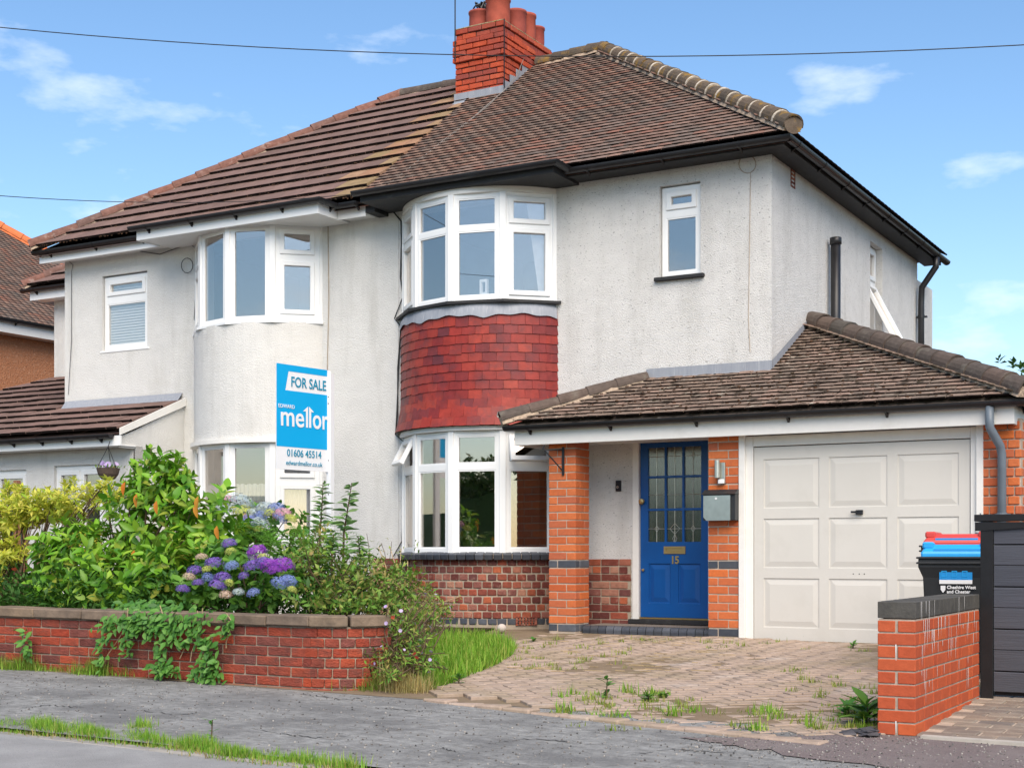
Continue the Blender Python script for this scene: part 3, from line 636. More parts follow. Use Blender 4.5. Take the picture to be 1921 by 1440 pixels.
# plinth either side of the bay and by the door
pw = MB().box(-7.62, -6.69, Y0 - .02, Y0 + .01, -.2, .79).go('plinth', M['mortar'], H1)
pw2 = MB().box(XP - .0, -9.79, Y0 - .02, Y0 + .01, -.2, .79).go('plinth', M['mortar'], H1)
mr = lambda k: 'brick_plum'
bricks(pw, (-7.62, Y0 - .026), 0, 9, .03, .0865, .215, .06, .074, 'brick_plum', 'garden', .93)
bricks(pw2, (XP, Y0 - .026), 0, 9, .03, .0865, .215, .06, .074, 'brick_plum', 'garden', .44)
# small window
window(H1, Matrix.Translation((-6.335, Y0 + .05, 3.937)), .47, 1.005, [(.055, .415, .055, .66, 'fixed'), (.07, .40, .765, .935, 'sash')], sill=(.06, .10, .045, 'black_wood'))
# bathroom window on the side, its lower light pushed open
TS = Matrix(((0, -1, 0, XR - .09), (1, 0, 0, 18.19), (0, 0, 1, 3.36), (0, 0, 0, 1)))
window(H1, TS, .58, 1.58, [(.06, .52, .06, 1.05, 'sash', 27), (.06, .52, 1.15, 1.52, 'sash')], sill=(.0, .10, .02, 'upvc'))
# front door in its frame
DX0, DX1, DZ0, DZ1, DYF = -6.592, -5.765, .145, 2.10, Y0 + .03
fr = MB().box(-6.675, DX0 - .004, Y0 - .012, Y0 + .10, .1, 2.16).box(DX1 + .004, -5.722, Y0 - .012, Y0 + .10, .1, 2.16).box(DX0 - .004, DX1 + .004, Y0 - .012, Y0 + .10, DZ1 + .004, 2.16).go('door_frame', M['paint_white'], H1, bev=.004)
dw = DX1 - DX0; dh = DZ1 - DZ0
gx = [.095 + i * (dw - .19) / 3 for i in range(4)]; gzs = [.845, 1.205, 1.57, 1.90]
TD = Matrix.Translation((DX0, DYF, DZ0))
gl = [(gx[i] + (.0 if i == 0 else .013), gx[i + 1] - (0 if i == 2 else .013), gzs[j] + (.0 if j == 0 else .013), gzs[j + 1] - (0 if j == 2 else .013)) for i in range(3) for j in range(3)]
pn = [(.105, dw / 2 - .05, .16, .60), (dw / 2 + .05, dw - .105, .16, .60)]
door = MB(TD).grid(0, dw, 0, dh, gl + pn, 0, .044).go('front_door', M['blue_door'], H1, bev=.003)
for h in gl: MB(TD).box(h[0] - .003, h[1] + .003, .018, .024, h[2] - .003, h[3] + .003).go('pane', M['glass_door'], door)
def raised_panel(T, h, m, parent, e=.045, rec=.014, name='panel', fld=.004):
    x0, x1, z0, z1 = h; r = lambda d, y: [(x0 + d, y, z0 + d), (x1 - d, y, z0 + d), (x1 - d, y, z1 - d), (x0 + d, y, z1 - d)]
    v = r(-.002, 0.0008) + r(.006, rec) + r(.012, rec) + r(e, fld); v = r(-.001, rec * .9) + r(.012, rec) + r(e, fld)
    f = [(i, (i + 1) % 4, 4 + (i + 1) % 4, 4 + i) for i in range(4)] + [(4 + i, 4 + (i + 1) % 4, 8 + (i + 1) % 4, 8 + i) for i in range(4)] + [(8, 9, 10, 11)]
    v += r(-.001, .04); f += [(15, 14, 13, 12)] + [(12 + i, 12 + (i + 1) % 4, (i + 1) % 4, i) for i in range(4)]
    return MB(T).add(v, f).go(name, M[m], parent)
for h in pn: raised_panel(TD, h, 'blue_door', door, .06, .016)
# leading of the door glass
ld = MB(TD)
def came(pts, r=.0035): ld.tube([(x, .014, z) for x, z in pts], r, 5)
for i in range(3):
    xm = (gl[i * 3][0] + gl[i * 3][1]) / 2
    for j in range(3):
        h = gl[i * 3 + j]
        came([(xm, h[2]), (xm, h[3])]); zc = h[2] + (h[3] - h[2]) * (.42 if j == 0 else .45 if j == 1 else .68); came([(h[0], zc), (h[1], zc)])
        if (j == 0 and i != 1) or (j == 2 and i == 2): came([(xm - .025, zc), (xm, zc + .035), (xm + .025, zc), (xm, zc - .035), (xm - .025, zc)])
        if j == 0 and i == 1:
            came([(xm - .06, zc), (xm, zc + .06), (xm + .06, zc), (xm, zc - .06), (xm - .06, zc)]); came([(xm, zc - .06), (xm + .025, zc - .11), (xm, zc - .17)]); came([(xm, zc - .06), (xm - .025, zc - .11), (xm, zc - .17)])
ld.go('lead_came', M['steel'], door)
MB(TD).grid(dw / 2 - .125, dw / 2 + .135, .71, .795, [(dw / 2 - .095, dw / 2 + .105, .735, .77)], -.012, .004).box(dw / 2 - .095, dw / 2 + .105, -.006, .004, .735, .77).go('letter_plate', M['brass'], door, bev=.003)
MB(TD @ Matrix.Rotation(rad(90), 4, 'X')).lathe([(.001, .03), (.014, .028), (.016, .012), (.01, 0)], (.04, .53, 0), 12).go('lock', M['brass'], door)
MB(TD @ Matrix.Rotation(rad(90), 4, 'X')).lathe([(.001, .055), (.03, .05), (.034, .03), (.014, .012), (.014, 0)], (.03, 1.30, 0), 14).go('door_knob', M['brass'], door)
def text_obj(body, size, T, m, parent, name='lettering', sx=1, align='CENTER', ext=.002, bold=0):
    cu = bpy.data.curves.new('t', 'FONT'); cu.body = body; cu.size = size; cu.align_x = align; cu.extrude = ext; cu.offset = bold; cu.resolution_u = 4
    ob = bpy.data.objects.new('t', cu); COL.objects.link(ob); dg = bpy.context.evaluated_depsgraph_get()
    me = bpy.data.meshes.new_from_object(ob.evaluated_get(dg)); COL.objects.unlink(ob); bpy.data.objects.remove(ob)
    me.transform(T @ Matrix.Diagonal((sx, 1, 1, 1))); me.materials.clear(); me.materials.append(M[m]); me.name = name
    return link(name, me, parent)
RX = Matrix.Rotation(rad(90), 4, 'X')
text_obj('15', .115, TD @ Matrix.Translation((dw / 2 + .01, -.006, .605)) @ RX, 'brass', door, 'door_number', .9, ext=.004, bold=.004)
MB().box(DX0 + .0, DX1 + .0, DYF - .02, DYF + .02, .127, .143).go('weather_bar', M['brass'], door)
MB().box(-6.70, -5.70, Y0 - .075, Y0 + .10, .072, .124).go('threshold', M['black_wood'], H1, bev=.006)
MB().box(-6.5, -6.46, 14.9, 14.92, .2, 2.2).go('hall_curtain', M['net'], H1)
hc = MB(); n = 40
hc.add([(lerp(DX0 + .02, DX1 - .02, i / n), DYF + .10 + .018 * math.sin(i * 1.6), z) for i in range(n + 1) for z in (.95, 1.95)], [(2 * i, 2 * i + 2, 2 * i + 3, 2 * i + 1) for i in range(n)]).go('door_curtain', M['door_net'], H1)
# eaves: soffit, fascia and gutters
MB().box(-7.34, -4.82, 14.06, Y0 - .002, 5.128, 5.14).box(XR + .002, -4.82, Y0 - .002, 21.1, 5.128, 5.14).go('soffit', M['black_wood'], H1)
MB().box(-7.34, -4.795, 14.035, 14.06, 5.118, 5.20).box(-4.82, -4.795, 14.06, 21.1, 5.118, 5.20).go('fascia', M['black_wood'], H1); MB().box(XP + .09, -10.02, 14.05, Y0 - .003, 5.06, 5.18).go('fascia', M['black_wood'], H1)
MB().ext([(-10.0, 13.72, 5.10), (-10.0, 14.345, 5.10), (-10.0, 14.345, 5.20), (-10.0, 13.72, 5.19)], (2.65, 0, 0)).go('bay_canopy', M['black_wood'], H1)
gutter(H1, [(-10.06, 13.655, 5.215), (-7.30, 13.655, 5.215), (-7.30, 13.99, 5.205)], brackets=0)
gutter(H1, [(-7.36, 13.985, 5.195), (-4.745, 13.985, 5.195), (-4.745, 21.25, 5.195)], brackets=.9)
downpipe(H1, [(-4.74, 20.55, 5.13), (-4.74, 20.55, 5.0), (-4.95, 20.58, 4.72), (-4.96, 20.58, 4.5), (-4.96, 20.58, 2.0)], .045, 'black', (4.3, 2.9))
MB().tube([(-4.94, 16.33, 2.5), (-4.94, 16.33, 4.53)], .058, 14).lathe([(.058, 4.53), (.07, 4.535), (.07, 4.61), (.06, 4.615)], (-4.94, 16.33, 0), 16).go('soil_vent_pipe', M['black'], H1, smooth=True)
MB(Matrix(((0, -1, 0, XR), (1, 0, 0, 15.05), (0, 0, 1, 4.93), (0, 0, 0, 1)))).grid(-.075, .075, 0, .20, [(-.055, .055, .02 + .045 * i, .045 + .045 * i) for i in range(4)], -.006, .03).go('air_brick', M['brick_plum'], H1)
# roof of number 15
MR = (7.80 - 5.22) / 3.5
XH, XH2, YR, ZR = -8.60, -11.97, 17.5, 7.80
rf = MB().add([(XP, 14.0, 5.13), (-4.69, 14.0, 5.13), (XH, YR, ZR - .03), (XP, YR, ZR - .03), (-4.69, 21.05, 5.18), (XP, 21.05, 5.18)], [(0, 1, 2, 3), (1, 4, 2), (4, 5, 3, 2)])
roof1 = rf.go('roof', M['tile_roof'], H1)
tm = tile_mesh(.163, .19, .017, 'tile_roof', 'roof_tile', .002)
def sstep(a, b, x):
    t = max(0, min(1, (x - a) / (b - a))); return t * t * (3 - 2 * t)
def kick(xa, xb, h, x, y, fl=.5, fr=.7, ye=13.64, yt=17.4):
    """the eaves sweep out and up over a bay"""
    if y >= yt: return 0
    s = (.6 + .4 * sstep(xa, xa + fl, x)) if x >= xa else .6 * sstep(xa - .5, xa, x)
    q = (.6 + .4 * sstep(xb, xb - fr, x)) if x <= xb else .6 * sstep(xb + .8, xb, x)
    return h * min(s, q) * (yt - y) / (yt - ye)
def roof_base(m, ye, ze, x0, x1, kickf, can, ztop, hipy):
    """warped boarding under the tiles with a skirt down to the fascia"""
    b = MB(); n = 56; xs = [lerp(x0, x1, i / n) for i in range(n + 1)]; rows = 10; v = []
    for x in xs:
        ya = 13.66 if can[0] < x < can[1] else ye
        z0 = ze + (ya - ye) * m + kickf(x, ya) - .025
        v.append((x, ya, min(ztop, z0))); v.append((x, ya, z0))
        for j in range(1, rows + 1):
            y = lerp(ya, max(ya + .02, min(15.0, hipy(x))), j / rows); v.append((x, y, ze + (y - ye) * m + kickf(x, y) - .025))
    q = rows + 2
    b.add(v, [(i * q + j, (i + 1) * q + j, (i + 1) * q + j + 1, i * q + j + 1) for i in range(n) for j in range(q - 1)])
    return b
def warped_field(m, ye, ze, gauge, rows, xr, w, l, t, kickf, can, lift, jit):
    ph = math.atan(m); r = []; zf = lambda x, y: ze + (y - ye) * m + kickf(x, y)
    for k in range(rows):
        y = ye + k * gauge * math.cos(ph)
        xa, xb = xr(y)
        x = xr(ye)[0] - (w * .5 if k % 2 else 0)
        while x < xb:
            a, b = max(x, xa), min(x + w, xb); x += w
            if b - a < .03: continue
            c = (a + b) / 2; z = zf(c, y); sy = (zf(c, y + .05) - z) / .05; sx = (zf(c + .04, y) - zf(c - .04, y)) / .08
            an = math.atan(sy)
            p = Vector((c, y - math.sin(an) * lift, z + math.cos(an) * lift)) + Vector((RND.uniform(-1, 1), RND.uniform(-1, 1), RND.uniform(-.4, .6))) * jit
            r.append(Matrix.Translation(p) @ Matrix.Rotation(-math.atan(sx), 4, 'Y') @ Matrix.Rotation(an - math.asin(lift / l) + RND.uniform(-1, 1) * jit * 2, 4, 'X') @ Matrix.Rotation(RND.uniform(-1, 1) * jit, 4, 'Z') @ Matrix.Diagonal(((b - a - .003) / w, 1, 1, 1)))
    return r
k1 = lambda x, y: 0
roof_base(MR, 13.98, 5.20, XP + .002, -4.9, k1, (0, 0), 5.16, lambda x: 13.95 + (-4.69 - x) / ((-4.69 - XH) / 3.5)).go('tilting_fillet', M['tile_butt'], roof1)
mats = warped_field(MR, 13.97, 5.215, .1005, 43, lambda y: (XP - .02, -4.70 - (y - 14.0) * ((-4.69 - XH) / 3.5) - .02), .165, .19, .017, k1, (-10.05, -7.31), .026, .0025)
scatter('roof_tile', 'roof_tile_mass', tm, mats, M['tile_roof'], roof1, 300)
smr = math.hypot(1, (ZR - 5.2) / (-4.69 - XH)); 
def side_tiles():
    sl_ = (ZR - 5.22) / (-4.69 - XH); ph = math.atan(sl_); r = []
    L = math.hypot(ZR - 5.22, -4.69 - XH)
    for k in range(int(L / .1)):
        s = k * .1; x = -4.69 - s * math.cos(ph); z = 5.215 + s * math.sin(ph); y0 = 14.0 + s / L * 3.5; y1 = 21.05 - s / L * 3.5
        y = y0 + (k % 2) * .08
        while y < y1:
            r.append(Matrix.Translation((x, y, z + .02)) @ Matrix.Rotation(rad(90), 4, 'Z') @ Matrix.Rotation(ph - .11, 4, 'X')); y += .165
    return r
merge('roof_tile_mass', tm, side_tiles(), M['tile_roof'], roof1)
hip_line(roof1, (-4.66, 13.93, 5.27), (XH, YR, ZR + .07), 20, .108, 'hip_tile', joint=True)
hip_line(roof1, (-9.62, YR, ZR + .03), (XH + .06, YR, ZR + .07), 4, .11, 'hip_tile', 'ridge_tile')
MB(Matrix.Translation((-4.665, 13.925, 5.27))).lathe([(.0, 0), (.098, 0), (.104, .02), (0, .03)], (0, 0, 0), 16).go('hip_end_disc', M['hip_tile'], roof1).matrix_basis = Matrix.Identity(4)
bpy.data.objects['hip_end_disc'].data.transform(Matrix.Translation((-4.665, 13.925, 5.28)) @ Matrix.Rotation(rad(46), 4, 'Z') @ Matrix.Rotation(rad(90), 4, 'X') @ Matrix.Translation((4.665, -13.925, -5.27)))
# chimney
CXA, CXB, CYA, CYB = -10.47, -9.69, 16.62, 18.02
ch = MB().box(CXA + .02, CXB - .02, CYA + .02, CYB - .02, 5.8, 8.2).go('chimney', M['mortar_dark'], H1)
def chim_course(k, z, e, bond):
    a, b, c, d = CXA - e, CXB + e, CYA - e, CYB + e
    for (p0, ang, L) in (((a, c), 0, b - a), ((b, c + .105), rad(90), d - c - .105), ((a, d), rad(-90), d - c - .105)):
        x = 0; i = 0; offs = 0 if (k % 2) else -.113
        if ang: offs = -.113 if (k % 2) else 0
        x = offs
        while x < L - .02:
            u0, u1 = max(0, x), min(L, x + .215); x += .226
            if u1 - u0 < .035: continue
            q = (u0 + u1) / 2; cc, ss = math.cos(ang), math.sin(ang); dd = .05
            link('brick', block(u1 - u0, .1, .0665, M['brick_chimney'], .006, .005, RND.randrange(3)), ch, place((p0[0] + cc * q - ss * dd, p0[1] + ss * q + cc * dd, z + .033), ang + RND.uniform(-.012, .012), RND.uniform(-.02, .02)) @ Matrix.Translation((0, RND.uniform(-.004, .004), 0)))
for k in range(20):
    z = 6.62 + k * .0795
    e = .0
    if z > 7.72: e = .03
    if k in (18,): e = -.005
    if k == 19: e = .012
    chim_course(k, z, e, 0)
MB().prism([(CXA, CYA), (CXB, CYA), (CXB, CYB), (CXA, CYB)], 8.205, 8.215).add([(CXA + .0, CYA + .0, 8.215), (CXB, CYA, 8.215), (CXB, CYB, 8.215), (CXA, CYB, 8.215), (CXA + .2, CYA + .25, 8.33), (CXB - .2, CYA + .25, 8.33), (CXB - .2, CYB - .25, 8.33), (CXA + .2, CYB - .25, 8.33)], [(0, 1, 5, 4), (1, 2, 6, 5), (2, 3, 7, 6), (3, 0, 4, 7), (4, 5, 6, 7)]).go('flaunching', M['lichen_mortar'], ch)
def pot(x, y, h, r):
    return MB().lathe([(r * .96, 0), (r * 1.0, h * .3), (r * .98, h * .86), (r * 1.06, h * .9), (r * 1.06, h), (r * .86, h), (r * .84, h * .3)], (x, y, 8.24), 22).go('chimney_pot', M['pot'], ch, smooth=True)
pot(-10.25, 16.93, .27, .155); pot(-9.90, 16.84, .36, .17); pot(-9.86, 17.27, .32, .15); pot(-9.86, 17.55, .36, .15); pot(-9.87, 17.87, .28, .13)
bm_ = MB(); rr = random.Random(3)
for i in range(14):
    a = [Vector((-10.23, 16.93, 8.55)) + Vector((rr.uniform(-.1, .1), rr.uniform(-.1, .1), rr.uniform(-.05, .1))) for q in range(3)]; bm_.tube(a, .012, 5)
bm_.go('bird_guard', M['black'], ch)
# lead flashing around the chimney foot
fz = lambda y: 5.22 + (y - 14.0) * MR
f1 = MB().add([(CXA - .05, CYA - .16, fz(CYA - .16) + .035), (CXB + .06, CYA - .16, fz(CYA - .16) + .035), (CXB + .012, CYA - .012, fz(CYA) + .03), (CXA - .012, CYA - .012, fz(CYA) + .03), (CXB + .012, CYA - .012, fz(CYA) + .15), (CXA - .012, CYA - .012, fz(CYA) + .15)], [(0, 1, 2, 3), (3, 2, 4, 5)])
vs = []; n = 5
for i in range(n + 1):
    y = lerp(CYA - .02, CYB - .55, i / n); vs += [(CXB + .016, y, fz(y) + .02), (CXB + .016, y, fz(y) + .10 + (.13 if i < n else .05)), (CXB + .12, y - .02, fz(y) + .035)]
for i in range(n): f1.add([vs[i * 3], vs[i * 3 + 3], (vs[i * 3 + 3][0], vs[i * 3 + 3][1], vs[i * 3 + 3][2] + .10), vs[i * 3 + 1], vs[i * 3 + 2], vs[i * 3 + 5]], [(0, 1, 2, 3), (0, 4, 5, 1)])
f1.go('lead_flashing', M['lead'], ch)
MB().tube([(-10.44, 16.57, 7.75), (-10.44, 16.57, 9.6)], .009, 6).box(-10.45, -10.43, 16.57, 16.63, 8.0, 8.02).go('aerial_pole', M['cable'], ch)
cb = MB().tube([(CXB + .07, CYA - .05, fz(CYA) + .07), (-9.72, 15.9, fz(15.9) + .06), (-9.80, 15.2, fz(15.2) + .06), (-9.86, 14.55, 5.68), (-9.93, 14.0, 5.27)], .006, 5).tube([(CXB + .02, 17.2, 7.9), (CXB + .05, 16.9, fz(16.9) + .12), (-9.66, 16.2, fz(16.2) + .07), (-9.84, 14.6, 5.71), (-9.96, 14.0, 5.27)], .005, 5)
cb.go('roof_cable', M['cable_pale'], H1)
MB().tube([(CXB + .035, CYA - .03, 8.2), (CXB + .035, CYA - .03, 7.4), (CXB + .04, CYA - .03, fz(CYA) + .1)], .008, 5).go('roof_cable', M['cable'], H1)
wc = MB()
for o in (0, .02):
    wc.tube([fY(700, 392, Y0 - .02), fY(712, 402, Y0 - .02), fY(738 + 60 * o, 398, Y0 - .02), fY(752 + 50 * o, 415, Y0 - .02), fY(753 + 100 * o, 450, Y0 - .02), fY(751 + 50 * o, 520, Y0 - .02), fY(756, 556, Y0 - .02), fY(740, 597, Y0 - .02), fY(752, 612, Y0 - .02), fY(748 - 100 * o, 690, Y0 - .03), fY(744 + 100 * o, 780, Y0 - .04), fY(742, 815, Y0 - .05), fY(757, 828, Y0 - .03), fY(757, 880, Y0 - .02), fY(756, 960, Y0 - .02), fY(754, 1015, Y0 - .02), fY(738, 1043, Y0 - .03)], .007, 5)
wc.go('wall_cable', M['cable'], H1)
MB().tube([fY(1402 + 16 * math.cos(t * .4), 308 + 17 * math.sin(t * .4), Y0 - .004) for t in range(17)], .006, 5).tube([fY(1408, 325, Y0 - .004), fY(1406, 460, Y0 - .004), fY(1404, 600, Y0 - .004), fY(1407, 660, Y0 - .004)], .004, 5).go('render_patch_line', M['mortar_grey'], H1)
# something pale standing on the upper bay sill, net curtain at the side light
MB().grid(-8.47, -8.37, 3.87, 4.06, [(-8.445, -8.395, 3.91, 4.03)], 13.98, 14.02).box(-8.50, -8.2, 13.95, 14.1, 3.85, 3.872).go('sill_ornament', M['upvc'], H1)
cu = MB(); n = 30; pa, pb = Vector(bowpt(bx, 33, BR - .10)), Vector(bowpt(bx, 55, BR - .10))
cu.add([(*(lerp(0, 1, 0) * pa + pa.lerp(pb, lerp(.38 + .38 * (1 - zt), 1.0, i / n)) * 1.0), lerp(3.82, 5.05, zt)) for i in range(n + 1) for zt in (0, .33, .66, 1)], [(4 * i + q, 4 * i + 4 + q, 4 * i + 5 + q, 4 * i + 1 + q) for i in range(n) for q in range(3)]).go('net_curtain', M['net'], H1)
# ------------------------------------------------------------------ left half of the pair
H2 = thing('semi_detached_house', 'cream rendered semi-detached house under a brown interlocking tile roof, left half of the pair', 'house', (-13.0, 14.35, 0))
bx2 = -12.135; Y2 = Y0 - .004; XW = XP + .012
wl = MB().grid(XL, XS - .002, -.3, ZE, [(bx2 - .98, bx2 + .98, 3.80, 5.1), (bx2 - .98, bx2 + .98, .98, 2.3), (-14.975, -14.105, 3.72, 4.80)], Y2, Y2 + .26)
wl.box(XL, XL + .26, Y2 + .262, YB, -.3, ZE).box(XL + .262, XP - .3, YB - .26, YB, -.3, ZE)
wl.box(-18.12, XL - .002, 16.3, 20.5, -.3, 5.18)
wl.go('wall', M['render_left'], H2)
MB().box(XL + .27, XP - .12, Y2 + .27, YB - .27, 2.45, 2.6).box(XL + .27, XP - .12, Y2 + .27, YB - .27, -.2, .05).box(XL + .27, XP - .12, 17.2, 17.3, .05, 5.15).box(-13.8, -13.7, Y2 + .27, 17.2, .05, 5.15).box(XL + .27, XP - .12, Y2 + .27, YB - .27, 5.14, 5.19).go('room_wall', M['interior'], H2)
MB().prism(arcpoly(bx2, BR + .01), 2.30, 3.815).go('bay', M['render_left'], H2); MB().prism(arcpoly(bx2, BR + .01), -.2, 1.0).go('bay_base', M['render_left'], H2)
arcband(bx2, BR - .1, BR + .06, 2.275, 2.325).go('bay_head', M['paint_white'], H2)
arcband(bx2, BR - .1, BR + .045, 3.80, 3.832, 4).go('bay_sill', M['upvc'], H2)
def spec_l2(k, L):
    a, b = .09, L - .09
    if k == 3: return [(a + .02, b - .02, .10, .745, 'sash'), (a + .02, b - .02, .865, H_ - .07, 'sash')]
    if k == 0: return [(a, b, .06, .75, 'sash'), (a, b, .85, H_ - .06, 'sash')]
    return [(a, b, .055, H_ - .05, 'fixed')]
H_ = 1.22; bay_windows(H2, bx2, 3.832, H_, spec_l2)
def spec_l1(k, L):
    a, b = .09, L - .09
    if k == 3: return [(a + .02, b - .02, .06, .72, 'sash'), (a + .02, b - .02, .84, H_ - .06, 'sash')]
    return [(a, b, .055, H_ - .05, 'fixed')]
H_ = 1.275; bay_windows(H2, bx2, 1.0, H_, spec_l1)
# cafe curtains
for k in range(4):
    pa, pb = Vector(bowpt(bx2, -BH + k * BH / 2, BR - .06)), Vector(bowpt(bx2, -BH + (k + 1) * BH / 2, BR - .06))
    n = 48; cu = MB(); d = (pb - pa).normalized(); nn = Vector((-d.y, d.x)); top = 1.74
    vs = []
    for i in range(n + 1):
        p = pa.lerp(pb, .08 + .84 * i / n) + nn * .010 * math.sin(i * 1.15)
        for z in (1.0, top - .05, top + .018 * abs(math.sin(i * .39))): vs.append((p.x, p.y, z))
    cu.add(vs, [(3 * i + q, 3 * i + 3 + q, 3 * i + 4 + q, 3 * i + 1 + q) for i in range(n) for q in range(2)]).go('cafe_curtain', M['net'], H2)
# small window with a slatted blind
TW = Matrix.Translation((-14.965, Y2 + .04, 3.735))
wf = window(H2, TW, .85, 1.05, [(.06, .79, .07, .66, 'fixed'), (.075, .775, .79, .975, 'sash')], sill=(.05, .05, .03, 'upvc'))
bl = MB(TW)
for i in range(25): bl.add([(.05, .05, .05 + i * .039), (.80, .05, .05 + i * .039), (.80, .062, .083 + i * .039), (.05, .062, .083 + i * .039)], [(0, 1, 2, 3)])
b_ = bl.go('slatted_blind', M['blind'], wf); b_['kind'] = 'stuff'
# eaves
MB().box(-13.62, -10.62, 13.70, Y2 - .002, 5.045, 5.055).box(XL - .22, -13.63, 14.1, Y2 - .002, 5.07, 5.09).box(-10.61, XP + .05, 14.1, Y2 - .002, 5.07, 5.09).go('soffit', M['upvc'], H2)
MB().box(-13.645, -10.605, 13.675, 13.70, 5.03, 5.165).box(-13.645, -13.62, 13.70, 14.10, 5.03, 5.165).box(-10.63, -10.605, 13.70, 14.1, 5.03, 5.165).go('fascia', M['upvc'], H2, bev=.004)
MB().box(XL - .22, -13.646, 14.075, 14.1, 5.03, 5.17).go('fascia', M['upvc'], H2); MB().box(-10.604, XP + .08, 14.075, 14.1, 5.03, 5.17).go('fascia', M['upvc'], H2)
MB().ext([(-13.62, 13.70, 5.055), (-13.62, 14.34, 5.055), (-13.62, 14.34, 5.17), (-13.62, 13.70, 5.155)], (2.99, 0, 0)).go('bay_canopy', M['upvc'], H2)
gutter(H2, [(-13.70, 13.615, 5.20), (-10.55, 13.615, 5.20), (-10.55, 13.98, 5.195), (XP + .03, 13.98, 5.195)], brackets=.75)
gutter(H2, [(XL - .27, 14.015, 5.195), (-13.66, 14.015, 5.195)], brackets=.9)
# roof
ML = (7.74 - 5.22) / 3.5; ZL = 7.74
rl = MB().add([(XL - .2, 14.0, 5.12), (XP - .001, 14.0, 5.12), (XP - .001, YR, ZL - .05), (XH2, YR, ZL - .05), (XL - .2, 21.05, 5.16), (XP - .001, 21.05, 5.16)], [(0, 1, 2, 3), (4, 0, 3), (5, 4, 3, 2)])
roof2 = rl.go('roof', M['tile_left'], H2)
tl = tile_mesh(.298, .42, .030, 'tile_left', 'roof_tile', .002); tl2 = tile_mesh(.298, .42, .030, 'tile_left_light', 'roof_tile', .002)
can2 = lambda x, y: -13.68 < x < -10.58 and y < 14.40
kl = ((XH2) - (XL - .2)) / 3.5
xr2 = lambda y: (XL - .2 + (y - 14.0) * kl, XP + .02)
k2 = lambda x, y: 0
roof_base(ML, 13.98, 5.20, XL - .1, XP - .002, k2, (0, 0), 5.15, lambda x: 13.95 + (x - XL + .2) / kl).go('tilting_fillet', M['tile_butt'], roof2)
mats = warped_field(ML, 13.95, 5.205, .332, 13, xr2, .30, .42, .030, k2, (0, 0), .046, .002)
for m in mats:
    light = m.translation.x > XP - .32 or (m.translation.x > XP - .62 and RND.random() < .5)
    link('roof_tile', tl2 if light else tl, roof2, m)
# crumbling moss under the tile edges
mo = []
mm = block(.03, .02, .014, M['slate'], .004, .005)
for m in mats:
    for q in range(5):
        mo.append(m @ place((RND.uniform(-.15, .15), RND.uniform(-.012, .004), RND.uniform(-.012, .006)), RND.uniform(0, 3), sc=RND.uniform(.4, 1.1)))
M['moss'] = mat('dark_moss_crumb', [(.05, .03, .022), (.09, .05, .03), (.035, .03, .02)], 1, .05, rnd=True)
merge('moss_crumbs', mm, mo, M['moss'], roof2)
hip_line(roof2, (XL - .24, 13.93, 5.24), (XH2, YR, ZL + .04), 16, .10, 'hip_tile_red')
hip_line(roof2, (XH2, YR, ZL + .03), (CXA + .02, YR, ZL + .03), 4, .10, 'hip_tile_dark', 'ridge_tile')
# set-back side wing: eaves and hipped roof
MB().box(-18.38, XL - .003, 16.02, 16.045, 5.02, 5.17).box(-18.38, -18.355, 16.045, 20.6, 5.02, 5.17).box(-18.36, XL - .003, 16.045, 16.298, 5.03, 5.05).go('fascia', M['upvc'], H2)
gutter(H2, [(-18.50, 15.96, 5.20), (XL - .003, 15.96, 5.20)], brackets=.8)
rw = MB().add([(-18.42, 15.98, 5.2), (XL - .003, 15.98, 5.2), (XL - .003, 18.2, 6.7), (-16.3, 18.2, 6.7), (-18.42, 20.6, 5.2)], [(0, 1, 2, 3), (4, 0, 3)]).go('roof', M['tile_left'], H2)
for m in tile_field(15.95, 5.225, 1.5 / 2.22, .332, 8, lambda y: (-18.42 + (y - 15.98) * .955, XL - .01), .30, .40, .03, jit=.004, lift=.04): link('roof_tile', tl, rw, m)
hip_line(rw, (-18.45, 15.95, 5.25), (-16.3, 18.2, 6.76), 9, .10, 'hip_tile_red')
downpipe(H2, [(-17.75 + 1.15, 15.96, 5.14), (-16.6, 15.96, 5.0), (-16.42, 16.2, 4.72), (-16.42, 16.22, 4.6), (-16.42, 16.22, 3.55)], .04, 'black', (4.5, 3.7))
# wires on the wall
wi = MB().tube([fY(232, 458, Y2 - .03), fY(255, 470, Y2 - .03), fY(300, 477, Y2 - .03), fY(330, 466, Y2 - .03), fY(357, 458, Y2 - .03)], .006, 5)
wi.tube([fY(357, 458, Y2 - .02), fY(366, 465, Y2 - .02), fY(366, 560, Y2 - .02), fY(364, 600, Y2 - .02)], .005, 5)
wi.tube([fY(351 + 11 * math.sin(t * .5), 498 - 14 * math.cos(t * .5), Y2 - .03) for t in range(14)], .005, 5)
wi.tube([fY(127, 488, Y2 - .02), fY(137, 497, Y2 - .02), fY(134, 510, Y2 - .02), fY(134, 640, Y2 - .02), fY(128, 740, Y2 - .02)], .004, 5)
wi.go('wall_cable', M['cable'], H2)
MB().tube([fY(615, 400, Y2 - .006), fY(617, 560, Y2 - .006), fY(614, 690, Y2 - .006), fY(617, 960, Y2 - .006)], .006, 5).go('render_crack', M['mortar'], H2)

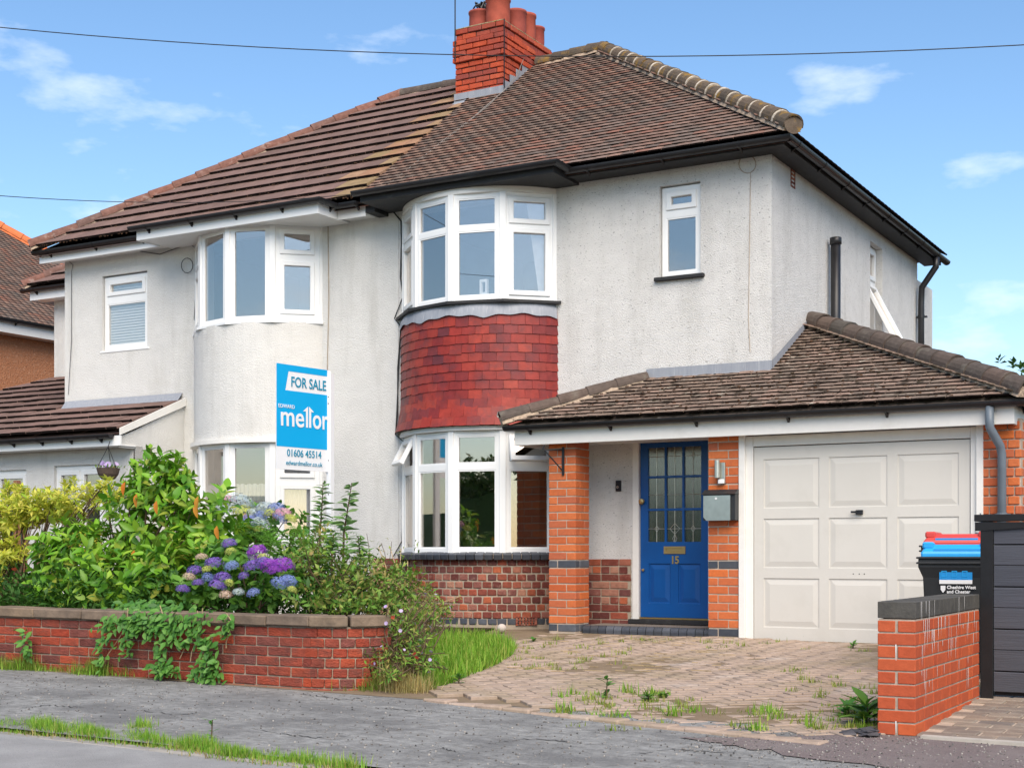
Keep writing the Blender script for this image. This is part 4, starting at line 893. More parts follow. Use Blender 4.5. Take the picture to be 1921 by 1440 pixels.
# ------------------------------------------------------------------ lean-to porch of the left house
LT = thing('lean_to_porch', 'white lean-to porch with brown tiled roof in front of the left house', 'porch', (-15, 13.4, 0))
VX = -13.42; EY, EZ = 13.13, 2.43; SL = (2.93 - 2.43) / (14.33 - 13.13)
zl = lambda y: EZ + (y - EY) * SL
rfL = MB().add([(-19.5, EY, EZ - .02), (VX, EY, EZ - .02), (VX, Y2 - .002, zl(Y2) - .02), (-19.5, Y2 - .002, zl(Y2) - .02)], [(0, 1, 2, 3)]).add([(-19.5, Y2, zl(Y2) - .02), (XL - .004, Y2, zl(Y2) - .02), (XL - .004, 16.29, zl(16.29) - .02), (-18.2, 16.29, zl(16.29) - .02)], [(0, 1, 2, 3)]).go('roof', M['tile_left'], LT)
for m in tile_field(EY - .02, EZ + .0, SL, .30, 11, lambda y: (-19.0 + max(0, y - 15.2) * 1.2, VX + .01 if y < 14.1 else XL - .02), .30, .38, .03, jit=.005, lift=.04): link('roof_tile', tl, rfL, m)
MB().add([(-15.7, Y2 - .012, zl(Y2) + .12), (VX - .02, Y2 - .012, zl(Y2) + .12), (VX - .02, Y2 - .10, zl(Y2 - .10) + .05), (-15.7, Y2 - .10, zl(Y2 - .10) + .05)], [(3, 2, 1, 0)]).go('lead_flashing', M['lead'], rfL)
MB().ext([(VX + .02, EY - .0, EZ - .04), (VX + .02, Y2 - .004, zl(Y2) - .06), (VX + .02, Y2 - .004, zl(Y2) + .05), (VX + .02, EY, EZ + .05)], (.02, 0, 0)).go('verge_board', M['paint_white'], LT)
MB().box(-19.5, VX + .04, EY - .005, EY + .02, EZ - .175, EZ - .045).box(-19.5, VX + .02, EY + .02, 13.42, EZ - .175, EZ - .16).go('fascia', M['upvc'], LT)
gutter(LT, [(-19.5, EY - .07, EZ - .03), (VX - .06, EY - .07, EZ - .03)], brackets=.55)
WP = 13.42
ww = MB().grid(-19.4, VX + .0, -.2, EZ - .162, [(-14.92, -13.98, .2, 2.05), (-16.8, -15.47, .2, 2.02)], WP, WP + .15)
ww.ext([(VX - .02, EY + .022, EZ - .2), (VX - .02, WP, EZ - .2), (VX - .02, WP, zl(WP) - .08), (VX - .02, EY + .022, EZ - .06)], (.02, 0, 0))
ww.ext([(VX - .02, WP + .0, -.2), (VX - .02, Y2 - .004, -.2), (VX - .02, Y2 - .004, zl(Y2) - .06), (VX - .02, WP, zl(WP) - .08)], (.02, 0, 0))
ww.go('wall', M['render_left'], LT)
window(LT, Matrix.Translation((-14.92, WP + .04, .2)), .94, 1.85, [(.06, .44, .08, 1.76, 'sash'), (.50, .88, .08, 1.76, 'sash')], name='porch_window')
window(LT, Matrix.Translation((-16.8, WP + .04, .2)), 1.33, 1.82, [(.06, .6, .08, 1.74, 'sash'), (.73, 1.27, .08, 1.74, 'sash')], name='porch_window')
MB().box(-14.33, -14.12, WP + .075, WP + .08, 1.45, 1.78).go('paper_notice', M['white'], LT)
MB().box(-19, -13.5, 14.0, 14.05, 0, 2.2).go('room_wall', M['interior'], LT)
# hanging basket under the porch eaves
hp = fY(203, 885, 13.05)
HB = thing('hanging_basket', 'wicker hanging basket of lilac flowers under the left porch gutter', 'basket', (hp.x, 13.05, hp.z - .08))
MB().lathe([(.02, -.11), (.09, -.09), (.13, -.03), (.15, .05), (.14, .05), (.0, .03)], (hp.x, 13.05, hp.z), 18).go('basket', M['wicker'], HB)
ch_ = MB()
for a in (0, 2.1, 4.2): ch_.tube([(hp.x + .14 * math.cos(a), 13.05 + .14 * math.sin(a), hp.z + .05), (hp.x, 13.05, hp.z + .33)], .004, 4)
ch_.tube([(hp.x, 13.05, hp.z + .33), (hp.x, 13.08, hp.z + .40)], .005, 4).go('chain', M['cable'], HB)
# timber post ends by the porch
pt = fY(32, 905, 12.6)
TP = thing('timber_post_pair', 'pair of short brown timber uprights behind the yellow shrub', 'posts', (pt.x, 12.6, 0))
MB().box(pt.x - .07, pt.x + .0, 12.6, 12.66, -.02, pt.z + .03).go('post', M['timber'], TP); MB().box(pt.x + .03, pt.x + .08, 12.66, 12.7, -.02, pt.z - .06).go('post', M['timber'], TP)

# ------------------------------------------------------------------ neighbouring house beyond, far left
XN = -22.0; ze = 5.2
NH = thing('detached_house', 'orange pebbledashed house with clay tiled roof and bright orange hip tiles, far left', 'house', (XN - 3, 22, 0))
y0n, y1n = 12.0, 24.2
MB().box(XN - 7, XN, y0n, y1n, -.3, ze).go('wall', M['orange_dash'], NH)
MB().box(XN + .28, XN + .30, y0n - .3, y1n + .3, ze - .12, ze + .10).box(XN, XN + .28, y0n - .3, y1n + .3, ze - .12, ze - .10).go('fascia', M['paint_white'], NH)
gutter(NH, [(XN + .37, y0n - .35, ze + .13), (XN + .37, y1n + .3, ze + .13)], brackets=1.1)
nb_r = [(XN + .35, y0n - .4, ze + .1), (XN + .35, y1n + .4, ze + .1), (XN - 3.5, y1n - 3.3, ze + 3.0), (XN - 3.5, y0n + 3.4, ze + 3.0), (XN - 7.35, y0n - .4, ze + .1), (XN - 7.35, y1n + .4, ze + .1)]
nr = MB().add(nb_r, [(0, 1, 2, 3), (4, 0, 3), (5, 4, 3, 2), (1, 5, 2)]).go('roof', M['tile_roof'], NH)
def side_field():
    r = []; sl_ = 2.9 / 3.85; ph = math.atan(sl_); L = math.hypot(2.9, 3.85)
    for k in range(int(L / .105)):
        s = k * .105; x = XN + .35 - s * math.cos(ph); z = ze + .12 + s * math.sin(ph); ya = y0n - .4 + s / L * 3.8; yb = y1n + .4 - s / L * 3.7; y = ya + (k % 2) * .085
        while y < yb: r.append(Matrix.Translation((x, y, z + .02)) @ Matrix.Rotation(rad(90), 4, 'Z') @ Matrix.Rotation(ph - .11 + RND.uniform(-.02, .02), 4, 'X')); y += .168
    return r
merge('roof_tile_mass', tm, side_field(), M['tile_roof'], nr)
hip_line(nr, (XN + .37, y1n + .42, ze + .14), (XN - 3.5, y1n - 3.3, ze + 3.07), 13, .12, 'hip_orange', bed='hip_orange')
hip_line(nr, (XN - 3.5, y0n + 3.4, ze + 3.07), (XN - 3.5, y1n - 3.3, ze + 3.07), 14, .12, 'hip_orange', 'ridge_tile', bed='hip_orange')

# ------------------------------------------------------------------ garage with open porch
GA = thing('garage_with_porch', 'single garage with white up-and-over door and open brick porch under a mossy tiled roof', 'garage', (-4.9, 13.6, 0))
YG = 13.6; PT = .0875
def pillar(x0, y0, n, parent):
    core = MB().box(x0 + .006, x0 + .3265, y0 + .006, y0 + .3265, -.1, n * PT + .02).go('pillar', M['mortar_grey'], parent)
    for k in range(n):
        z = k * PT + .0375 + .006; m = 'blue_brick' if k in (0, 8) else 'brick_orange'
        if k % 2: B = [(0, .215, 0, .1025), (.225, .3325, 0, .215), (.1125, .3325, .225, .3325), (0, .1025, .1125, .3325)]
        else: B = [(0, .1025, 0, .215), (.1125, .3325, 0, .1025), (.225, .3325, .1125, .3325), (0, .215, .225, .3325)]
        for (a, b, c, d) in B:
            L, D = b - a, d - c
            if L >= D: me = block(L, D, .075, M[m], .004, .0025, RND.randrange(2)); rz = 0
            else: me = block(D, L, .075, M[m], .004, .0025, RND.randrange(2)); rz = rad(90)
            link('brick', me, core, place((x0 + (a + b) / 2, y0 + (c + d) / 2, z + RND.uniform(-.0015, .0015)), rz + RND.uniform(-.005, .005)))
    return core
pillar(-7.345, YG, 24, GA)
pillar(-5.462, YG, 24, GA)
MB().box(-5.455, -5.14, YG + .335, Y0 - .002, -.1, 2.1).go('side_wall', M['brick_orange'], GA)
# right-hand return of the garage front
rw_ = MB().box(-2.70, -2.365, YG + .012, YG + .2, -.1, 2.12).box(-2.62, -2.372, YG + .2, 18.9, -.1, 2.12).go('brick_return', M['mortar_grey'], GA)
bricks(rw_, (-2.705, YG), 0, 24, .006, PT, .215, .1, .075, 'brick_orange', 'flemish', .345, matrow=lambda k: 'blue_brick' if k in (0, 8) else 'brick_orange')
bricks(rw_, (-2.365, YG + .1), rad(90), 24, .006, PT, .215, .1, .075, 'brick_orange', 'stretcher', 1.6)
# timber frame and door
MB().box(-5.125, -4.985, YG + .03, YG + .13, -.05, 2.06).box(-2.825, -2.708, YG + .03, YG + .13, -.05, 2.06).box(-4.984, -2.826, YG + .03, YG + .13, 1.955, 2.06).box(-5.125, -5.06, YG - .015, YG + .03, -.05, 2.075).box(-2.765, -2.70, YG - .012, YG + .03, -.05, 2.075).go('door_frame', M['paint_white'], GA, bev=.004)
gw, gh = 2.145, 1.975; TG = Matrix.Translation((-4.978, YG + .045, -.03))
pnl = []
for i in range(3):
    for j in range(3):
        cxp = gw * (i + .5) / 3 + (.035, 0, -.035)[i]; pnl.append((cxp - .29, cxp + .29, .14 + j * .605, .14 + j * .605 + .50))
gd = MB(TG).grid(0, gw, 0, gh, pnl, 0, .035).go('garage_door', M['cream'], GA)
for h in pnl: raised_panel(TG, h, 'cream', gd, .065, .010, fld=.001)
MB(TG).box(gw / 2 - .015, gw / 2 + .055, -.03, -.002, 1.275, 1.32).box(gw / 2 - .06, gw / 2 + .0, -.045, -.03, 1.29, 1.31).go('handle', M['black'], gd, bev=.004)
for q in (-.05, .01, .06): MB(TG).box(gw / 2 + q, gw / 2 + q + .01, -.002, .004, .685, .695).go('screw_hole', M['black'], gd)
MB().box(-4.97, -2.84, YG + .2, YG + .22, -.05, 2.05).go('room_wall', M['floor_in'], GA)
# fascia, soffit, gutter
MB().box(-7.69, -2.395, 13.44, 13.468, 2.055, 2.225).box(-7.69, -7.665, 13.468, Y0 - .003, 2.055, 2.225).box(-2.42, -2.396, 13.468, 18.9, 2.055, 2.225).go('fascia', M['paint_white'], GA, bev=.003)
MB().box(-7.664, -2.425, 13.47, Y0 - .003, 2.10, 2.115).go('soffit', M['paint_white'], GA)
gutter(GA, [(-7.78, 13.375, 2.265), (-2.30, 13.375, 2.265), (-2.30, 18.9, 2.265)], brackets=.98)
# roof
GS = .517; GY, GZ = 13.36, 2.285
gzf = lambda y: GZ + (y - GY) * GS
AX, AY = XR + .01, 15.62
xlr = lambda y: ((-7.76 + (y - GY) * 1.2) if y < Y0 - .03 else XR + .01, -2.28 - (y - GY) * ((-2.28 - AX) / (AY - GY)))
gr = MB().add([(-7.76, GY, GZ - .02), (-2.28, GY, GZ - .02), (AX, AY, gzf(AY) - .02), (AX, Y0 - .003, gzf(Y0) - .02), (-6.55, Y0 - .003, gzf(Y0) - .02)], [(0, 1, 2, 3, 4)])
gr.add([(-7.76, GY, GZ - .02), (-6.55, Y0 - .003, gzf(Y0) - .02), (-7.76, Y0 - .003, GZ - .02)], [(0, 1, 2)])
gr.add([(-2.28, GY, GZ - .02), (-2.28, 18.9, GZ - .02), (AX, 18.9, gzf(AY) - .02), (AX, AY, gzf(AY) - .02)], [(0, 1, 2, 3)])
groof = gr.go('roof', M['tile_garage'], GA)
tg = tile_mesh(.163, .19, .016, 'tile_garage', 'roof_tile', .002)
mats = tile_field(GY - .01, GZ + .0, GS, .1, 26, xlr, .165, .19, .014, jit=.0035, lift=.028)
scatter('roof_tile', 'roof_tile_mass', tg, mats, M['tile_garage'], groof, 300)
r = []
ph = math.atan((gzf(AY) - GZ) / (-2.28 - AX)); L = math.hypot(gzf(AY) - GZ, -2.28 - AX)
for k in range(int(L / .1)):
    s = k * .1; x = -2.28 - s * math.cos(ph); z = GZ + s * math.sin(ph); y = GY + s / L * (AY - GY)
    while y < 18.8: r.append(Matrix.Translation((x, y, z + .02)) @ Matrix.Rotation(rad(90), 4, 'Z') @ Matrix.Rotation(ph - .11, 4, 'X')); y += .165
merge('roof_tile_mass', tg, r, M['tile_garage'], groof)
hip_line(groof, (-2.24, GY - .04, GZ + .05), (AX + .02, AY + .02, gzf(AY) + .07), 14, .115, 'hip_tile_dark')
hip_line(groof, (-7.80, GY - .04, GZ + .05), (-6.50, Y0 - .04, gzf(Y0 - .04) + .05), 5, .085, 'hip_tile_dark')
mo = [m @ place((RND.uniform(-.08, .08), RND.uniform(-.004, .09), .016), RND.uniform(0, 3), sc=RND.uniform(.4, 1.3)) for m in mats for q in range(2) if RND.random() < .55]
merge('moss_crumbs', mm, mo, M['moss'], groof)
# lead along the wall
fl = MB().add([(-6.5, Y0 - .012, gzf(Y0) + .13), (XR + .01, Y0 - .012, gzf(Y0) + .13), (XR + .01, Y0 - .014, gzf(Y0) + .03), (-6.5, Y0 - .014, gzf(Y0) + .03), (XR + .01, Y0 - .13, gzf(Y0 - .13) + .035), (-6.62, Y0 - .13, gzf(Y0 - .13) + .035)], [(3, 2, 1, 0), (3, 5, 4, 2)])
fl.add([(XR + .012, Y0 - .012, gzf(Y0) + .13), (XR + .012, AY, gzf(AY) + .12), (XR + .014, AY, gzf(AY) + .02), (XR + .014, Y0 - .012, gzf(Y0) + .02), (XR + .12, AY - .1, gzf(AY - .1) + .035), (XR + .12, Y0 - .1, gzf(Y0 - .1) + .035)], [(0, 1, 2, 3), (3, 2, 4, 5)])
fl.go('lead_flashing', M['lead'], GA)
MB().tube([(-7.82, 13.42, 2.33), (-7.86, 13.40, 2.36), (-7.89, 13.40, 2.39), (-7.88, 13.40, 2.43), (-7.84, 13.40, 2.435), (-7.82, 13.40, 2.41), (-7.84, 13.40, 2.385)], .006, 6).go('hip_iron', M['steel'], GA)
# rainwater pipe on the garage corner
dp = downpipe(GA, [(-2.60, 13.375, 2.22), (-2.60, 13.375, 2.03), (-2.58, 13.40, 1.98), (-2.53, 13.50, 1.86), (-2.52, 13.53, 1.78), (-2.52, 13.53, 0)], .04, 'grey_pipe', (1.22,))
MB().tube([(-2.73 + .0, 13.545, .3), (-2.73, 13.545, 1.06)], .035, 10).tube([(-2.72, 13.55, 1.05), (-2.72, 13.57, 1.24)], .008, 5).go('meter_conduit', M['grey_pipe'], GA)
# porch step with a blue bullnose edge
st = MB().box(-7.0, -5.47, 13.79, Y0 - .08, -.1, .07).go('porch_step', M['sett'], GA)
for i in range(16):
    x = -7.0 + .045 + i * .0955
    MB(Matrix.Translation((x, 13.79, .02)) @ Matrix.Rotation(rad(90), 4, 'Y') ).add([(.05 - .0, -.045, z) for z in (-.044, .044)] + [(-.05 * math.sin(t), -.05 * math.cos(t) * 1.0, z) for t in (0, .35, .7, 1.05, 1.4, 1.57) for z in (-.044, .044)] + [(-.05, .08, z) for z in (-.044, .044)] + [(.05, .08, z) for z in (-.044, .044)], [(2 * k, 2 * k + 2, 2 * k + 3, 2 * k + 1) for k in range(8)] + [tuple(range(0, 18, 2))[::-1], tuple(range(1, 18, 2))]).go('step_brick', M['blue_brick'], st)
# ------------------------------------------------------------------ small things on the porch
LB = thing('letter_box', 'stainless steel letter box with dark lid on the brick pillar by the door', 'letter box', (-5.30, 13.5, 1.18))
MB().box(-5.475, -5.125, 13.49, 13.598, 1.20, 1.47).go('case', M['bin'], LB, bev=.004)
MB().add([(-5.46, 13.487, 1.235), (-5.43, 13.487, 1.203), (-5.175, 13.487, 1.203), (-5.175, 13.487, 1.452), (-5.46, 13.487, 1.452), (-5.46, 13.47, 1.235), (-5.43, 13.47, 1.203), (-5.175, 13.47, 1.203), (-5.175, 13.47, 1.452), (-5.46, 13.47, 1.452)], [(9, 8, 7, 6, 5), (0, 1, 6, 5), (1, 2, 7, 6), (2, 3, 8, 7), (3, 4, 9, 8), (4, 0, 5, 9)]).go('front_plate', M['steel'], LB, bev=.004)
MB().ext([(-5.485, 13.46, 1.468), (-5.485, 13.6, 1.468), (-5.485, 13.6, 1.515), (-5.485, 13.56, 1.52)], (.365, 0, 0)).go('lid', M['timber'], LB).data.materials[0] = M['bin']
MB(Matrix.Translation((-5.325, 13.468, 1.425)) @ RX).lathe([(.003, .004), (.011, .004), (.011, 0)], (0, 0, 0), 12).go('lock', M['white'], LB)
WLm = thing('wall_lamp', 'slim steel tube wall lamp above the letter box', 'lamp', (-5.33, 13.55, 1.58))
MB().lathe([(.0, 1.64), (.028, 1.64), (.028, 1.82), (0, 1.82)], (-5.335, 13.53, 0), 14).go('shade', M['steel'], WLm)
MB().box(-5.325, -5.265, 13.56, 13.6, 1.585, 1.80).go('bracket', M['steel'], WLm, bev=.004)
MB().box(-5.335, -5.27, 13.545, 13.59, 1.58, 1.625).go('sensor', M['white'], WLm, bev=.004)
p = fY(1160.5, 911, Y0 - .01)
DBl = thing('doorbell', 'small black doorbell on the roughcast wall left of the door', 'doorbell', (p.x, Y0 - .02, p.z - .06))
MB().box(p.x - .032, p.x + .032, Y0 - .028, Y0 - .001, p.z - .062, p.z + .062).go('case', M['black'], DBl, bev=.005)
MB(Matrix.Translation((p.x - .006, Y0 - .028, p.z - .014)) @ RX).lathe([(.006, .004), (.015, .004), (.015, 0)], (0, 0, 0), 14).go('button', M['steel'], DBl)
bx_ = -7.16
BK = thing('hanging_basket_bracket', 'empty black iron basket bracket on the porch pillar', 'bracket', (bx_, 13.58, 1.72))
MB().box(bx_ - .013, bx_ + .013, 13.582, 13.596, 1.72, 2.03).go('back_bar', M['black'], BK)
MB().tube([(bx_, 13.59, 1.76), (bx_ - .14, 13.42, 1.99), (bx_ - .15, 13.41, 2.02), (bx_ - .14, 13.42, 2.04)], .008, 6).go('stay', M['black'], BK)
MB().tube([(bx_, 13.59, 2.0), (bx_ - .14, 13.42, 1.99), (bx_ - .16, 13.40, 2.01)], .008, 6).go('arm', M['black'], BK)
q = G(1010, 1180); bp_ = MB()
sb = link('stone_ball', mesh_of('stone_ball', *(lambda b: ([v for v in b.v], b.f))(MB().lathe([(.052 * math.sin(t * math.pi / 10) + .0005, .05 - .05 * math.cos(t * math.pi / 10)) for t in range(11)], (q.x, 13.35, gz(q.x, 13.35) + .01), 18)), M['stone_ball'], True))
tag(sb, 'small pale round stone ball on the ground by the bay air brick', 'stone ball')

# ------------------------------------------------------------------ front garden wall
GX0, GX1, GWY = -12.5, -6.55, 8.36
GW = thing('garden_wall', 'low red brick garden wall with sandstone coping along the footway', 'wall', (-8.5, 8.45, -.15))
CR = .42; CCX, CCY = GX1 + .0, GWY + CR          # rounded end turning back
arcp = [(CCX + CR * math.sin(rad(a)), CCY - CR * math.cos(rad(a))) for a in range(0, 91, 15)]
co = MB().box(GX0, GX1, GWY + .008, GWY + .2, -.4, .31)
inn = [(CCX + (CR - .2) * math.sin(rad(a)), CCY - (CR - .2) * math.cos(rad(a))) for a in range(90, -1, -15)]
co.prism([(CCX + (CR - .008) * math.sin(rad(a)), CCY - (CR - .008) * math.cos(rad(a))) for a in range(0, 91, 15)] + inn, -.4, .31)
cw = co.go('mortar_core', M['mortar'], GW)
gz_base = .31 - 7 * .0755
bricks(cw, (GX0, GWY), 0, 7, gz_base, .0755, .215, .1, .0655, 'brick_garden', 'stretcher', GX1 - GX0, jz=.002)
for k in range(7):
    for i, a in enumerate((8, 24, 40, 56, 72, 86) if k % 2 else (0, 16, 32, 48, 64, 80)):
        w = .106
        link('brick', block(w, .1, .0655, M['brick_garden'], .005, .004, RND.randrange(3)), cw, place((CCX + (CR - .045) * math.sin(rad(a)), CCY - (CR - .045) * math.cos(rad(a)), gz_base + k * .0755 + .033), rad(a)))
x = GX0
ct = MB
while x < GX1 - .1:
    w = min(RND.choice((.62, .70, .58, .66)), GX1 - x)
    link('coping_stone', block(w - .008, .27, .082, M['coping'], .009, .006, RND.randrange(6)), GW, place((x + w / 2, GWY + .10, .353 + RND.uniform(-.002, .002)), RND.uniform(-.006, .006), 0, 0)); x += w
for a0_, a1_ in ((0, 40), (42, 88)):
    ar = [rad(lerp(a0_ + .6, a1_, i / 5)) for i in range(6)]
    MB().prism([(CCX + (CR + .035) * math.sin(a), CCY - (CR + .035) * math.cos(a)) for a in ar] + [(CCX + (CR - .235) * math.sin(a), CCY - (CR - .235) * math.cos(a)) for a in ar[::-1]], .312, .394).go('coping_stone', M['coping'], GW, bev=.008)

# ------------------------------------------------------------------ boundary wall of new brick at the right
PX0, PX1, PY0, PY1 = -2.243, -2.022, 8.25, 10.05
PW = thing('boundary_wall', 'short bright red brick boundary wall with dark coping and white lime streaks', 'wall', (-2.13, 9.1, -.22))
pc = MB().box(PX0 + .006, PX1 - .006, PY0 + .006, PY1, -.35, .478).go('mortar_core', M['mortar_grey'], PW)
for k in range(10):
    z = .478 - (k + 1) * .0755 + .033
    if k % 2 == 0:   # two headers on the end face, bricks run back
        for (a, b) in ((PX0, PX0 + .1025), (PX1 - .1025, PX1)):
            link('brick', block(.215, .1025, .066, M['brick_pier'], .003, .0015, RND.randrange(2)), pc, place(((a + b) / 2, PY0 + .1075, z), rad(90)))
        s0 = PY0 + .2255
    else:
        link('brick', block(PX1 - PX0, .1025, .066, M['brick_pier'], .003, .0015, RND.randrange(2)), pc, place(((PX0 + PX1) / 2, PY0 + .05125, z)))
        s0 = PY0 + .1135
    y = s0; i = 0
    while y < PY1 - .02:
        w = .215 if not (k % 2 == 1 and i % 2 == 0) else .1025
        w = min(w, PY1 - y)
        if w > .03:
            for sx in (PX1 - .05125, PX0 + .05125):
                link('brick', block(w, .1025, .066, M['brick_pier'], .003, .0015, RND.randrange(2)), pc, place((sx, y + w / 2, z), rad(90)))
        y += w + .0105; i += 1
y = PY0 - .0; i = 0
while y < PY1 - .01:
    w = .10 if i else .103
    link('coping_brick', block(.222, min(w, PY1 - y), .098, M['coping_pier'], .003, .0015, RND.randrange(3)), PW, place(((PX0 + PX1) / 2, y + min(w, PY1 - y) / 2, .532))); y += w + .0015; i += 1
sk = MB(); rr = random.Random(5)
for i in range(60):
    y = PY0 + .12 + 1.6 * rr.random() ** 1.5; top = rr.choice((.58, .47, .47, .47, .40, .32, .17, .1)) ; ln = rr.uniform(.03, .15) * (1.7 if top == .47 and .2 < y - PY0 < .9 else 1); w = rr.uniform(.003, .012) * (2.2 if .3 < y - PY0 < .5 and top == .47 else 1)
    x = PX1 + .0028 + i * .00002
    sk.add([(x, y, top), (x, y + w, top), (x, y + w * .8, top - ln * .6), (x, y + w * .5, top - ln), (x, y + w * .1, top - ln * .7)], [(0, 4, 3, 2, 1)][0:1])
for z0_, z1_ in ((.33, .235), (-.12, -.19)): sk.add([(-2.139, PY0 - .0016, z0_), (-2.131, PY0 - .0016, z0_), (-2.133, PY0 - .0016, z1_), (-2.135, PY0 - .0016, z1_)], [(3, 2, 1, 0)])
sk.go('lime_streak', M['efflorescence'], PW)

# ------------------------------------------------------------------ composite fence, bins
FY_ = 10.07
FE = thing('composite_fence', 'charcoal composite board fence with black post beside the brick boundary wall', 'fence', (-1.2, FY_, -.15))
gb = gz(-1.5, FY_)
MB().box(-2.02, -1.935, FY_, FY_ + .09, gb, 1.085).box(.9, .98, FY_, FY_ + .09, gb, 1.085).go('post', M['fence_dark'], FE, bev=.003)
for i in range(8):
    z = gb + .055 + i * .1462
    MB().box(-1.934, .9, FY_ + .01 + .002 * (i % 2), FY_ + .035, z, z + (.144 if i % 2 else .1385)).go('board', M['fence'], FE, bev=.004)
MB().box(-1.93, .9, FY_ + .04, FY_ + .05, gb + .03, 1.08).go('backing_panel', M['fence_dark'], FE)
MB().box(-2.06, 1.0, FY_ - .012, FY_ + .11, 1.087, 1.135).go('cap_rail', M['fence_dark'], FE, bev=.004)
MB().add([(-2.055, FY_ - .006, 1.02), (-1.45, FY_ - .006, 1.055), (-1.45, FY_ - .006, 1.082), (-2.055, FY_ - .006, 1.082), (-2.055, FY_ + .005, 1.02), (-1.45, FY_ + .005, 1.055), (-1.45, FY_ + .005, 1.082), (-2.055, FY_ + .005, 1.082)], [(0, 1, 2, 3), (7, 6, 5, 4), (0, 4, 5, 1)]).go('loose_trim', M['fence_dark'], FE)
def wheelie(cx, cy, rz, lid, label, sticker):
    g = gz(cx, cy) + (0 if sticker else .058); t = thing('wheelie_bin', label, 'bin', (cx, cy, g), 'wheelie bins behind the boundary wall')
    T = Matrix.Translation((cx, cy, g)) @ Matrix.Rotation(rz, 4, 'Z')
    def fr(wf, d0, d1, z): return [(-wf, d0, z), (wf, d0, z), (wf, d1, z), (-wf, d1, z)]
    b = MB(T); R_ = [fr(.22, -.24, .26, .06), fr(.25, -.32, .33, .78), fr(.285, -.345, .36, .86), fr(.285, -.345, .36, .93)]
    for a, c in zip(R_, R_[1:]): b.add(a + c, [(i, (i + 1) % 4, 4 + (i + 1) % 4, 4 + i) for i in range(4)])
    b.add(R_[0], [(3, 2, 1, 0)]).add(R_[-1], [(0, 1, 2, 3)])
    bo = b.go('body', M['bin'], t, bev=.008)
    MB(T).box(-.30, .30, -.365, .375, .885, .90).box(-.30, .30, -.365, .375, .925, .94).go('rim', M['bin'], t, bev=.004)
    l = MB(T); A, B, C = fr(.265, -.345, .37, .942), fr(.265, -.345, .37, .975), fr(.225, -.255, .33, 1.035)
    l.add(A + B, [(i, (i + 1) % 4, 4 + (i + 1) % 4, 4 + i) for i in range(4)]).add(B + C, [(i, (i + 1) % 4, 4 + (i + 1) % 4, 4 + i) for i in range(4)] + [(4, 5, 6, 7)])
    l.box(-.255, -.17, -.30, .36, 1.0, 1.055).box(.17, .255, -.30, .36, 1.0, 1.055)
    l.go('lid', M[lid], t, bev=.012)
    MB(T).box(-.17, .17, -.335, -.31, .982, 1.0).go('lid_recess', M['sticker'], t)
    MB(T).tube([(-.26, .40, .97), (.26, .40, .97)], .016, 8).go('handle', M['bin'], t)
    for s in (-.24, .24): MB(T @ Matrix.Translation((s, .26, .1)) @ Matrix.Rotation(rad(90), 4, 'Y')).lathe([(0, -.02), (.1, -.02), (.1, .02), (0, .02)], (0, 0, 0), 16).go('wheel', M['black'], t)
    if sticker:
        TF = T @ Matrix.Translation((-.03, -.3175, .735)) @ Matrix.Rotation(math.atan(-.08 / .72) * -1.0, 4, 'X')
        MB(TF).box(-.10, .14, -.006, -.003, .0, .155).go('sticker', M['sticker'], bo); MB(TF).box(-.10, .14, -.0085, -.006, .0, .03).go('sticker_strip', M['white'], bo)
        MB(TF).box(-.10, -.055, -.0085, -.006, .115, .155).box(.1, .13, -.0085, -.006, .12, .15).go('sticker_patch', M['sign_white'], bo)
        for k in range(3): MB(TF).grid(-.085 + k * .075, -.045 + k * .075, .055, .10, [(-.078 + k * .075, -.052 + k * .075, .062, .093)], -.0085, -.006).box(-.085 + k * .075, -.045 + k * .075, -.0085, -.006, .04, .046).go('sticker_icon', M['bin_blue'], bo)
        text_obj('Bin recycling', .022, TF @ Matrix.Translation((.02, -.007, .125)) @ RX, 'white', bo, 'sticker_lettering')
        text_obj('Cheshire West\nand Chester', .034, TF @ Matrix.Translation((-.045, -.006, -.038)) @ RX, 'white', bo, 'council_lettering', align='LEFT', bold=.001)
        MB(TF).add([(-.09, -.006, -.015), (-.055, -.006, -.015), (-.055, -.006, -.045), (-.0725, -.006, -.07), (-.09, -.006, -.045)], [(0, 4, 3, 2, 1)]).go('council_shield', M['white'], bo)
pb_ = fY(1772, 1045, 10.95)
wheelie(pb_.x + .03, 11.25, rad(12), 'bin_blue', 'black wheelie bin with bright blue lid and blue recycling sticker behind the boundary wall', True)
wheelie(fY(1800, 1030, 12.25).x, 12.25, rad(8), 'bin_red', 'black wheelie bin with red lid, mostly hidden behind the blue-lidded bin', False)

# ------------------------------------------------------------------ for sale board
SG = thing('for_sale_board', 'blue and white estate agent board reading FOR SALE on a white post', 'sign', (-10.1, 13.25, 0))
post = MB().box(-10.125, -10.06, 13.22, 13.285, -.05, 2.98).go('post', M['sign_white'], SG)
for z in (1.55, 1.66, 1.95, 2.62, 2.70): MB().box(-10.10, -10.09, 13.215, 13.222, z, z + .014).go('bolt', M['black'], SG)
dS = Vector((.14, .99, 0)).normalized()         # from street edge of the board back to the post
pS = Vector((-10.10, 13.20, 0)) - dS * .80
TSg = Matrix(((dS.x, -dS.y, 0, pS.x), (dS.y, dS.x, 0, pS.y), (0, 0, 1, 1.82), (0, 0, 0, 1)))
BWd, BHt = .86, 1.20
bd = MB(TSg).box(0, BWd, 0, .012, 0, BHt).go('board', M['sign_white'], SG)
MB(TSg).add([(0, -.002, .26), (.80, -.002, .26), (.80, -.002, .905), (.135, -.002, .905), (.185, -.002, 1.125), (.80, -.002, 1.125), (.80, -.002, BHt), (0, -.002, BHt)], [(0, 1, 2, 3), (0, 3, 4, 7), (4, 5, 6, 7)]).go('blue_panel', M['sign_blue'], bd)
